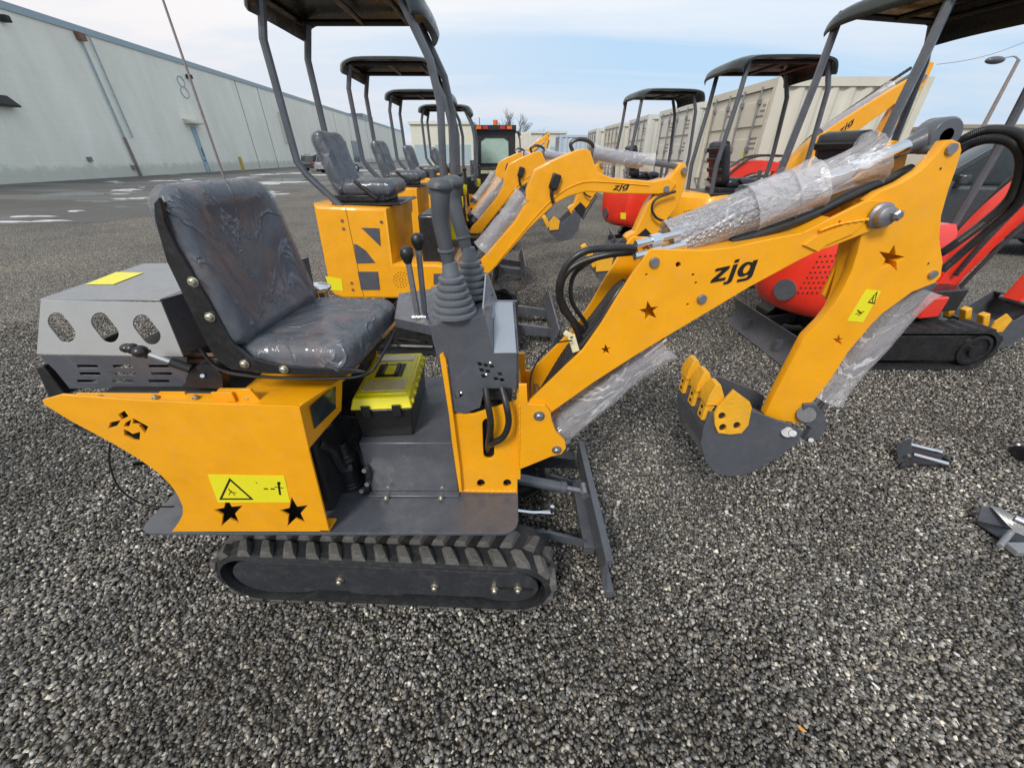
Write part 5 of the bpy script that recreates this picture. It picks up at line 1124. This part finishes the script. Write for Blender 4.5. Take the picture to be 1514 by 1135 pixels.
#@@ cab loader
def loader():
    t = thing('cab_loader', (-.55, 10.9, 0), 'dark compact loader with a green-tinted cab window and orange roof beacon', 'loader')
    X = -.42; Y = 10.6
    MB().b2((X-.50, Y, .35), (X+.50, Y+1.6, 1.28)).build('body', 'black', t, bevel=.05)
    MB().mesh(plate_xz([(X-.30, .45), (X+.30, .45), (X+.30, 1.1), (X-.30, 1.1)], Y-.015, .02)).build('grille', 'dark', t)
    MB().b2((X-.34, Y-.03, 1.13), (X+.34, Y-.005, 1.2)).build('number_strip', 'tape', t)
    MB().b2((X-.60, Y+.0, .3), (X-.44, Y+.3, 1.34)).build('lift_tower', 'grey', t, bevel=.02); MB().b2((X+.44, Y+.0, .3), (X+.60, Y+.3, 1.34)).build('lift_tower', 'grey', t, bevel=.02)
    cab = MB()
    zs = lambda z: z if z < 1.3 else 1.28+(z-1.28)*.80
    cab.mesh(plate_xz([(X-.50, 1.28), (X+.50, 1.28), (X+.46, 2.22), (X-.46, 2.22)], Y+.2, .06, [[(X-.34, 1.36), (X+.34, 1.36), (X+.33, 1.92), (X+.22, 2.0), (X-.22, 2.0), (X-.33, 1.92)]]))
    cab.b2((X-.50, Y+.26, 1.28), (X-.46, Y+1.3, 2.2)); cab.b2((X+.46, Y+.26, 1.28), (X+.50, Y+1.3, 2.2)); cab.b2((X-.52, Y+.1, 2.18), (X+.52, Y+1.35, 2.30))
    c = cab.build('cab', 'black', t, bevel=.01)
    MB().b2((X-.34, Y+.22, 1.36), (X+.34, Y+.23, 2.0)).build('rear_window', 'cabglass', c)
    for x in (-.36, -.2, .2, .36): MB().b2((X+x-.06, Y+.07, 2.20), (X+x+.06, Y+.10, 2.28)).build('tail_light', 'redlens' if abs(x) < .3 else 'amber', c)
    MB().cyl((X+.02, Y+.4, 2.30), (X+.02, Y+.4, 2.44), .055, 14).build('beacon', 'amber', c); MB().cyl((X-.36, Y+.4, 2.3), (X-.36, Y+.4, 2.5), .012, 6).build('antenna', 'amber', c)
    for ch in kids(t):
        if ch.name.split('.')[0] == 'cab': ch.location.z = 1.28*.18; ch.scale.z = .82
    for s in (-1, 1):
        for yy in (.35, 1.25):
            MB().lathe((X+s*.62, Y+yy, .36), (s, 0, 0), [(.36, -.14), (.38, -.1), (.38, .1), (.35, .13), (.2, .13), (.2, .08), (.05, .08)], 24).build('wheel', 'rubber', t)
    done()
loader()
#@@ containers
def container(loc, rz, L_, label, mat, group, doors=True, yellow_mark=False):
    t = thing('shipping_container', (0, 0, 0), label, 'container', group); W_, H_ = 2.44, 2.59; W_ = 2.44
    # local: door end at x=0 facing -X, width along +Y, length along +X; side at y=0 faces -Y
    def corr(y, sgn):
        mb = MB(); pts = []; x = .12
        while x < L_-.14:
            pts += [(x, y), (x+.07, y), (x+.138, y-sgn*.036), (x+.208, y-sgn*.036)]; x += .278
        vs = [Vector((a, b, .16)) for a, b in pts]+[Vector((a, b, H_-.12)) for a, b in pts]; n = len(pts)
        return mb.add(vs, [(i, i+1, i+1+n, i+n) for i in range(n-1)])
    corr(.03, -1).build('side_wall', mat, t, smooth=0, recalc=False); corr(W_-.03, 1).build('side_wall', mat, t, smooth=0, recalc=False)
    f = MB()
    for y in (0, W_-.10):
        f.b2((.0, y, 0), (.12, y+.10, H_)); f.b2((L_-.12, y, 0), (L_, y+.10, H_)); f.b2((.12, y+.01, 0), (L_-.12, y+.09, .16)); f.b2((.12, y+.01, H_-.12), (L_-.12, y+.09, H_))
    f.b2((.01, .1, 0), (.1, W_-.1, .16)); f.b2((.01, .1, H_-.12), (.1, W_-.1, H_)); f.build('frame', mat, t)
    MB().b2((.02, .05, H_-.05), (L_-.02, W_-.05, H_-.015)).build('roof', mat, t)
    MB().b2((L_-.06, .1, .16), (L_-.03, W_-.1, H_-.12)).build('end_wall', mat, t)
    for k in range(2):
        y0 = .10+k*(W_/2-.10)+.005; y1 = y0+W_/2-.11
        d = MB().b2((.045, y0, .17), (.075, y1, H_-.13))
        for j in range(4): z0 = .30+j*.55; d.b2((.020, y0+.08, z0), (.046, y1-.08, z0+.36))
        do = d.build('door', mat, t, bevel=.006)
        for q in (.28, .80):
            y = y0+(y1-y0)*q
            r_ = MB().cyl((-.005, y, .12), (-.005, y, H_-.08), .017, 8)
            for z in (.25, .9, 1.6, 2.3): r_.box((.0, y, z), (.04, .09, .07))
            r_.box((-.02, y+.12, 1.05), (.02, .26, .035)); r_.build('locking_rod', 'steelpin' if mat != 'x' else mat, do)
        pr = MB()
        for j in range(6):
            ww = random.uniform(.08, .26); z = 2.22-j*.075-(.25 if j > 2 else 0); pr.b2((.0185, y0+.10, z), (.0195, y0+.10+ww, z+.035))
        pr.build('door_marking', 'pole', do)
    if yellow_mark: MB().b2((.0185, .42, 1.30), (.0195, .56, 1.62)).build('yellow_label', 'sticker', t)
    done(); t.location = loc; t.rotation_euler.z = rz; return t
G3 = 'shipping containers along the back'
container((4.30, 7.75, 0), R(0), 2.5, 'largest light grey corrugated container at right, side wall and yellow-labelled doors showing', 'container', G3, True, True)
container((4.32, 11.0, 0), R(1), 3.0, 'grey container with closed doors, just left of the largest container', 'container2', G3)
container((4.20, 14.2, 0), R(-1), 6.1, 'third container from the right, with ribbed doors behind the distant red canopy', 'container2', G3)
container((4.15, 17.6, 0), R(2), 6.1, 'pale container second from the left end of the door row', 'container', G3)
container((3.95, 21.2, 0), R(0), 6.1, 'smallest looking pale container, left end of the row of doors', 'container2', G3)
container((2.9, 27.5, 0), R(0), 12.2, 'blue-white corrugated container far behind the yellow booms', 'bluecont', G3)
t = thing('box_trailer', (1.0, 40, 0), 'small cream box trailer standing far behind the dark loader', 'trailer')
MB().b2((-.2, 38, .7), (1.6, 46, 3.2)).build('trailer_box', 'cream', t, bevel=.03)
for x in (0, 1.4):
    for y in (43.5, 44.7): MB().cyl((x-.12, y, .48), (x+.12, y, .48), .48, 18).build('wheel', 'rubber', t)
MB().b2((.0, 37.98, .75), (1.4, 38, 3.1)).build('trailer_door', 'container', t)
done()
#@@ warehouse
WB = P(0, 262, Z=0); WB = Vector((-31.0, 24.0, 0)); WA = R(4.3)
wh = thing('warehouse', (0, 0, 0), 'long pale grey windowless warehouse with a blue-grey roof trim at left', 'building')
# local frame: x = outwards (towards the yard), y = along the wall, z = up
HW = 9.3
Rw = Matrix.Rotation(WA, 3, 'Z')
def onwall(px, py):
    d = Rw.inverted() @ ray(px, py); o = Rw.inverted() @ (Vector((0, 0, H))-WB); t_ = (0-o.x)/d.x; p = o+d*t_; return p
seg = [(-30, 2.3)]
MB().b2((-40, -35, 0), (0, 155, HW)).build('wall', 'wall', wh, smooth=0)
MB().b2((-40.1, -35.1, HW), (.10, 155.1, HW+.42)).build('roof_trim', 'trim', wh)
def wbox(name, a, b, out, mat, par=wh):
    p, q = onwall(*a), onwall(*b); return MB().b2((.002, p.y, p.z), (out, q.y, q.z)).build(name, mat, par)
door = wbox('door', (283, 189), (309, 251), .05, 'bluedoor')
p, q = onwall(283, 189), onwall(309, 251)
fr = MB().b2((.002, p.y-.12, 0), (.08, p.y, p.z+.12)); fr.b2((.002, q.y, 0), (.08, q.y+.12, p.z+.12)); fr.b2((.002, p.y, p.z), (.08, q.y, p.z+.12)); fr.build('frame', 'trim', door)
MB().b2((.05, p.y+.25, 1.4), (.056, p.y+.55, 2.2)).build('door_window', 'glass', door); MB().b2((.05, p.y+.15, 1.0), (.12, p.y+.25, 1.15)).build('handle', 'dark', door)
MB().prism([(.002, p.y-.9, p.z+.75), (.9, p.y-.9, p.z+.45), (.9, p.y-.9, p.z+.35), (.002, p.y-.9, p.z+.35)], (0, q.y-p.y+1.8, 0)).build('door_awning', 'container', wh)
def downpipe(xy0, xy1, r, mat, z0=None, z1=None):
    a, b = onwall(*xy0), onwall(*xy1); y = (a.y+b.y)/2
    return MB().cyl((.14, y, 0 if z0 is None else z0), (.14, y, HW if z1 is None else z1), r, 8).build('downpipe', mat, wh)
a = onwall(160, 155).y
downpipe((160, 155), (160, 155), .07, 'trim', 2.7); MB().cyl((.14, a, 0), (.14, a, 2.8), .10, 8).build('downpipe', 'pole', wh); MB().cyl((.14, a+.9, 2.8), (.14, a+.9, HW), .05, 8).build('downpipe', 'trim', wh)
MB().b2((.0, a-.25, HW-.5), (.35, a+.3, HW-.05)).build('rain_hopper', 'rust', wh)
for (x, y) in ((366, 185), (395, 185), (427, 190), (500, 205), (520, 205), (545, 210)):
    q = onwall(x, y); MB().b2((.002, q.y-.04, 0), (.035, q.y+.04, HW)).build('expansion_joint', 'pole', wh)
lamp = lambda x, y: MB().box((.25, onwall(x, y).y, onwall(x, y).z), (.5, .35, .35)).build('wall_lamp', 'dark', wh, bevel=.05)
lamp(276, 113); lamp(0, 27)
p = onwall(3, 150); MB().prism([(.002, p.y-1, p.z+.35), (.5, p.y-1, p.z-.15), (.5, p.y-1, p.z-.25), (.002, p.y-1, p.z-.25)], (0, 1.5, 0)).build('dark_awning', 'dark', wh)
# building number 8 (two rings) and conduit
p = onwall(270, 128)
MB().tube([Vector((.03, p.y+math.cos(a_)*.5, p.z+.42+math.sin(a_)*.42)) for a_ in [2*math.pi*i/20 for i in range(21)]], .04, 6).tube([Vector((.03, p.y+math.cos(a_)*.58, p.z-.45+math.sin(a_)*.45)) for a_ in [2*math.pi*i/20 for i in range(21)]], .04, 6).build('building_number', 'trim', wh)
for x, y, w_, h_ in ((422, 190, 3.0, 4.0),): p = onwall(x, y); MB().b2((.002, p.y-w_/2, p.z-h_/2), (.06, p.y+w_/2, p.z+h_/2)).build('wall_panel', 'container', wh)
for x, y, w_, h_ in ((508, 216, 4.5, 4.2), (493, 214, 1.5, 4.5), (525, 218, 5, 4.5)): p = onwall(x, y); MB().b2((.002, p.y-w_/2, 0), (.06, p.y+w_/2, h_)).build('loading_door', 'glass', wh)
p = onwall(560, 178); MB().b2((-7, p.y-6, HW+.42), (-3, p.y+6, HW+2.4)).build('roof_unit', 'grey', wh)
for x, y in ((131, 235), (196, 247)): p = onwall(x, y); MB().box((.08, p.y, p.z), (.16, .3, .3)).build('wall_box', 'pole', wh)
wh.location = WB; wh.rotation_euler.z = WA; done()
def on_ground_near_wall(x, y): p = onwall(x, y); return WB + Rw @ Vector((1.4, p.y, 0))
q = on_ground_near_wall(338, 240); bo = MB().cyl((0, 0, 0), (0, 0, 1.35), .17, 12).ball((0, 0, 1.35), .17, (1, 1, .5), 8).build('bollard', 'bollard', None); bo.location = q; tag(bo, 'short faded yellow bollard near the blue warehouse door', 'bollard')
def thin_pole(px0, px1, r, name, label, cat, h, mat='pole', arm=None):
    b = P(*px1, Z=0); t = MB().tube([(0, 0, 0), (0, 0, h)], r, 8, lambda i, u: 1-.4*u); return b, t
b = P(325, 262, Z=0); b = Vector((-20.5, 27.3, 0)); 
pd = ray(322, 235); k_ = 30/pd.y; b = Vector((pd.x*k_, 30, 0))
tag(MB().tube([(0, 0, 0), (0, 0, 16)], .085, 8, lambda i, u: 1-.4*u).build('utility_pole', 'pole'), 'tall thin utility pole rising past the roof in front of the warehouse', 'pole').location = b
#@@ far buildings
def block(name, x0, x1, y, depth, h, mat, label, roofm='roofbrown', bays=0):
    t = thing(name, ((x0+x1)/2, y, 0), label, 'building')
    w_ = MB().b2((x0, y, 0), (x1, y+depth, h)).build('wall', mat, t); MB().b2((x0-.3, y-.3, h), (x1+.3, y+depth+.3, h+.4)).build('roof', roofm, t)
    for k in range(bays):
        x = x0+(k+.5)*(x1-x0)/bays; MB().b2((x-1.4, y-.04, .2), (x+1.4, y-.002, 3.2)).build('loading_door', 'trim', w_)
    done()
def wx(px, Y): return ray(px, 228).x/ray(px, 228).y*Y
block('cream_shed', wx(611, 80), wx(700, 80), 80, 25, 6.2, 'cream', 'low cream shed past the end of the long warehouse', 'cream', 3)
block('brown_roof_building', wx(1385, 60), wx(1700, 60), 60, 20, 4.6, 'container', 'long low building with a brown roof at the far right', 'roofbrown', 6)
block('white_shed', wx(735, 95), wx(835, 95), 95, 20, 5.5, 'container2', 'white shed on the horizon under the bare tree', 'container2', 4)
#@@ trees
def bare_tree(px, Y, h, label, seed, spread=.5):
    rnd = random.Random(seed); x = wx(px, Y); t = thing('bare_tree', (x, Y, 0), label, 'tree', 'bare trees on the horizon')
    tr = MB(); tw = MB()
    def grow(p, d, L_, r, lvl):
        q = p+d*L_; (tr if lvl < 2 else tw).tube([p, p.lerp(q, .5)+Vector((rnd.uniform(-.05, .05), 0, 0))*L_, q], r, 5 if lvl < 3 else 3, lambda i, u: 1-.35*u)
        if lvl >= 6: return
        for k in range(3 if lvl < 5 else 2):
            nd = (d+Vector((rnd.uniform(-1, 1), rnd.uniform(-1, 1), rnd.uniform(-.25, .6)))*spread*1.15).normalized(); grow(p.lerp(q, rnd.uniform(.6, 1)), nd, L_*rnd.uniform(.62, .82), r*.62, lvl+1)
    grow(Vector((x, Y, 0)), Vector((0, 0, 1)), h*.27, h*.022, 0)
    tr.build('trunk', 'bark', t, recalc=False); tw.build('crown', 'bark', t, recalc=False); done()
bare_tree(757, 70, 9.5, 'tallest bare winter tree, alone on the horizon right of the loader', 1)
bare_tree(628, 130, 13, 'bare tree above the left end of the cream shed', 2)
bare_tree(652, 135, 14, 'bare tree above the middle of the cream shed', 3)
bare_tree(676, 140, 12, 'bare tree above the right end of the cream shed, beside the loader', 4)
bare_tree(795, 120, 9, 'low bare tree on the horizon right of the tallest one', 5)
#@@ street lamp, wire
def ray_at(px, py, Y): return P(px, py, Y=Y)
lb0 = P(1452, 190, Y=22); base = Vector((lb0.x, 22, 0)); topp = P(1508, 88, Y=22)
t = thing('street_lamp', tuple(base), 'tall street lamp leaning over the yard behind the red machine at right', 'street lamp')
hl_ = topp.z; MB().tube([base, Vector((base.x, 22, hl_))], .11, 10, lambda i, u: 1-.4*u).build('pole', 'pole', t)
MB().tube(spline([Vector((base.x, 22, hl_)), Vector((base.x-.3, 22, hl_+.12)), Vector((base.x-.75, 22, hl_+.05))], 5), .035, 6).build('lamp_arm', 'trim', t)
MB().ball(Vector((base.x-1.05, 22, hl_-.02)), .38, (1.1, .5, .38)).build('lamp_head', 'grey', t, smooth=60); done()
wy = MB(); a, b = P(1385, 95, Y=35), P(1560, 42, Y=35); n = 20
tag(MB().tube([a.lerp(b, i/n)-Vector((0, 0, 1.0*math.sin(math.pi*i/n)*.4)) for i in range(n+1)], .018, 5).build('overhead_wire', 'pole'), 'thin overhead wire sloping across the sky at upper right', 'wire')
#@@ cars
def car(loc, rz, mat, label, tall=1.0, group='cars parked in the yard'):
    t = thing('parked_car', (0, 0, 0), label, 'car', group)
    k = tall
    low = [(-2.3, .35), (-2.35, .75), (-2.2, .95*k), (-1.2, 1.0*k), (1.0, 1.0*k), (2.1, .85*k), (2.3, .65), (2.32, .38), (1.9, .30), (-1.9, .30)]
    arches = []
    b = MB().mesh(plate_xz(low, -.90, 1.80, bev=.06)).build('body', mat, t)
    cab = [(-2.05, .98*k), (-1.7, 1.50*k), (-1.2, 1.64*k), (.1, 1.66*k), (.55, 1.55*k), (1.15, 1.0*k)]
    g = MB(); g.mesh(plate_xz(cab, -.74, 1.48, bev=.05)); g.build('cabin_glass', 'glass', t)
    rf = MB().mesh(plate_xz([(-1.72, 1.50*k), (-1.2, 1.66*k), (.1, 1.68*k), (.5, 1.56*k), (.1, 1.60*k), (-1.2, 1.58*k)], -.76, 1.52, bev=.02)); rf.build('roof', mat, t)
    pl = MB()
    for y in (-.765, .735):
        for x0_, x1_ in ((.48, 1.12), (-.45, -.42), (-1.75, -2.0)): pl.prism([(x0_-.05, y, 1.57*k), (x0_+.05, y, 1.57*k), (x1_+.06, y, .98*k), (x1_-.06, y, .98*k)], (0, .03, 0))
    pl.build('pillars', mat, t)
    for x in (-1.4, 1.42):
        for s in (-1, 1):
            w_ = MB().lathe((x, s*.80, .36), (0, s, 0), [(.36, -.1), (.37, 0), (.37, .08), (.33, .115), (.22, .115), (.22, .08)], 22).build('wheel', 'rubber', t); MB().lathe((x, s*.80, .36), (0, s, 0), [(.22, .085), (.2, .10), (.06, .11), (.02, .115)], 10).build('rim', 'chrome', w_)
    for s in (-1, 1):
        MB().b2((2.24, s*.62-.18, .66), (2.335, s*.62+.18, .78)).build('headlight', 'cabglass', t); MB().b2((-2.37, s*.68-.12, .75), (-2.30, s*.68+.12, .9)).build('tail_light', 'redlens', t)
        MB().box((.85, s*.98, 1.08*k), (.12, .2, .14)).build('mirror', mat, t, bevel=.02)
    MB().b2((2.30, -.42, .42), (2.335, .42, .62)).build('grille', 'dark', t)
    for s in (-1, 1):
        MB().b2((-2.30, s*.905-.01, .40), (2.2, s*.905+.01, .46)).build('sill', 'dark', t)
        for x in (-.42, .62): MB().b2((x-.006, s*.903-.004, .42), (x+.006, s*.903+.004, .98*k)).build('door_seam', 'dark', t)
        for x in (-.20, -1.1): MB().b2((x-.1, s*.92-.015, .86*k), (x+.1, s*.92+.015, .90*k)).build('door_handle', 'dark', t)
    done(); t.location = loc; t.rotation_euler.z = rz; return t
car((8.6, 7.6, 0), R(155), 'carpaint', 'dark grey SUV parked behind the right-hand hoses, beyond the red machine', 1.08)
car((-18.2, 46, 0), R(55), 'carpale', 'silver car parked by the warehouse loading doors', 1.0)
car((-21.9, 50, 0), R(75), 'carpaint', 'dark car parked against the warehouse, left of the silver car', 1.0)
#@@ attachments on the gravel
t = thing('hitch_attachment', tuple(P(1365, 690, Z=0)), 'black hitch attachment with two shiny rods lying on the gravel', 'attachment', 'attachments lying on the gravel')
g0 = P(1330, 690, Z=.02); 
def G(px, py, z): return P(px, py, Z=z)
pl = MB().prism([G(1325, 655, .09), G(1344, 648, .10), G(1349, 690, .01), G(1328, 693, .01)], (.012, .0, 0)); pl.build('end_plate', 'black', t, bevel=.002)
for (a, b) in (((1344, 656), (1392, 668)), ((1350, 671), (1401, 685))):
    MB().cyl(G(*a, .065), G(*b, .06), .012, 14).build('chrome_rod', 'chrome', t)
MB().prism([G(1328, 692, .02), G(1350, 688, .02), G(1400, 690, .02), G(1404, 682, .02), G(1375, 662, .02), G(1345, 658, .02)], (0, 0, .014)).build('base_plate', 'black', t, bevel=.002)
MB().box(G(1398, 682, .045), (.018, .04, .05)).build('end_block', 'black', t, bevel=.004)
for x, y in ((1338, 655), (1343, 672), (1352, 686)): MB().cyl(G(x, y, .06), G(x, y, .06)+Vector((-.004, -.012, 0)), .008, 10).build('bolt', 'zinc', t)
done()
t = thing('bracket_attachment', tuple(P(1490, 785, Z=0)), 'grey V-shaped bracket attachment lying on gravel at the right edge', 'attachment', 'attachments lying on the gravel')
MB().prism([G(1441, 772, .02), G(1446, 776, .02), G(1520, 826, .02), G(1530, 805, .02), G(1470, 765, .02)], (0, 0, .010)).build('base_plate', 'black', t, bevel=.002)
MB().prism([G(1452, 748, .10), G(1470, 750, .10), G(1500, 782, .03), G(1470, 775, .02), G(1444, 772, .02)], (.004, .008, 0)).build('wing_plate', 'grey', t, bevel=.002)
MB().prism([G(1464, 748, .11), G(1480, 752, .11), G(1520, 775, .10), G(1530, 798, .05), G(1500, 786, .05)], (0, .006, .004)).build('wing_plate', 'grey', t, bevel=.002)
MB().cyl(G(1478, 806, .035), G(1495, 785, .05), .012).build('pin', 'midgrey', t, bevel=.003); MB().cyl(G(1500, 765, .10), G(1530, 778, .10), .016).build('tube', 'chrome', t)
MB().b2(*[tuple(v) for v in (G(1500, 822, .02), G(1530, 800, .05))]).build('end_block', 'midgrey', t, bevel=.004)
done()
t = thing('roller_attachment', tuple(P(1515, 672, Z=0)), 'dark rounded attachment cut off by the right edge, lying on the gravel', 'attachment', 'attachments lying on the gravel')
MB().cyl(G(1506, 668, .05), G(1550, 672, .05), .045).build('drum', 'black', t, bevel=.008); MB().ball(G(1505, 657, .085), .012).build('bolt', 'chrome', t); MB().b2(*[tuple(v) for v in (G(1512, 682, .01), G(1545, 660, .05))]).build('base_plate', 'black', t, bevel=.004)
done()
q = P(1185, 1077, Z=.022); lf = MB().add([q+Vector(v)*.001 for v in ((-9, 6, 2), (-2, 9, 5), (7, 2, 1), (11, -7, 4), (2, -6, 0), (-6, -1, 3), (1, 1, 6))], [(0, 1, 6), (1, 2, 6), (2, 3, 6), (3, 4, 6), (4, 5, 6), (5, 0, 6)])
tag(lf.build('leaf', 'leaf'), 'single orange dry leaf on the dark gravel near the bottom edge', 'leaf')
q = P(1295, 1013, Z=.02); tag(MB().box(q, (.006, .022, .004), rz=R(25)).build('paper_scrap', 'paper', bevel=.001), 'tiny white scrap on the gravel right of the orange leaf', 'scrap')
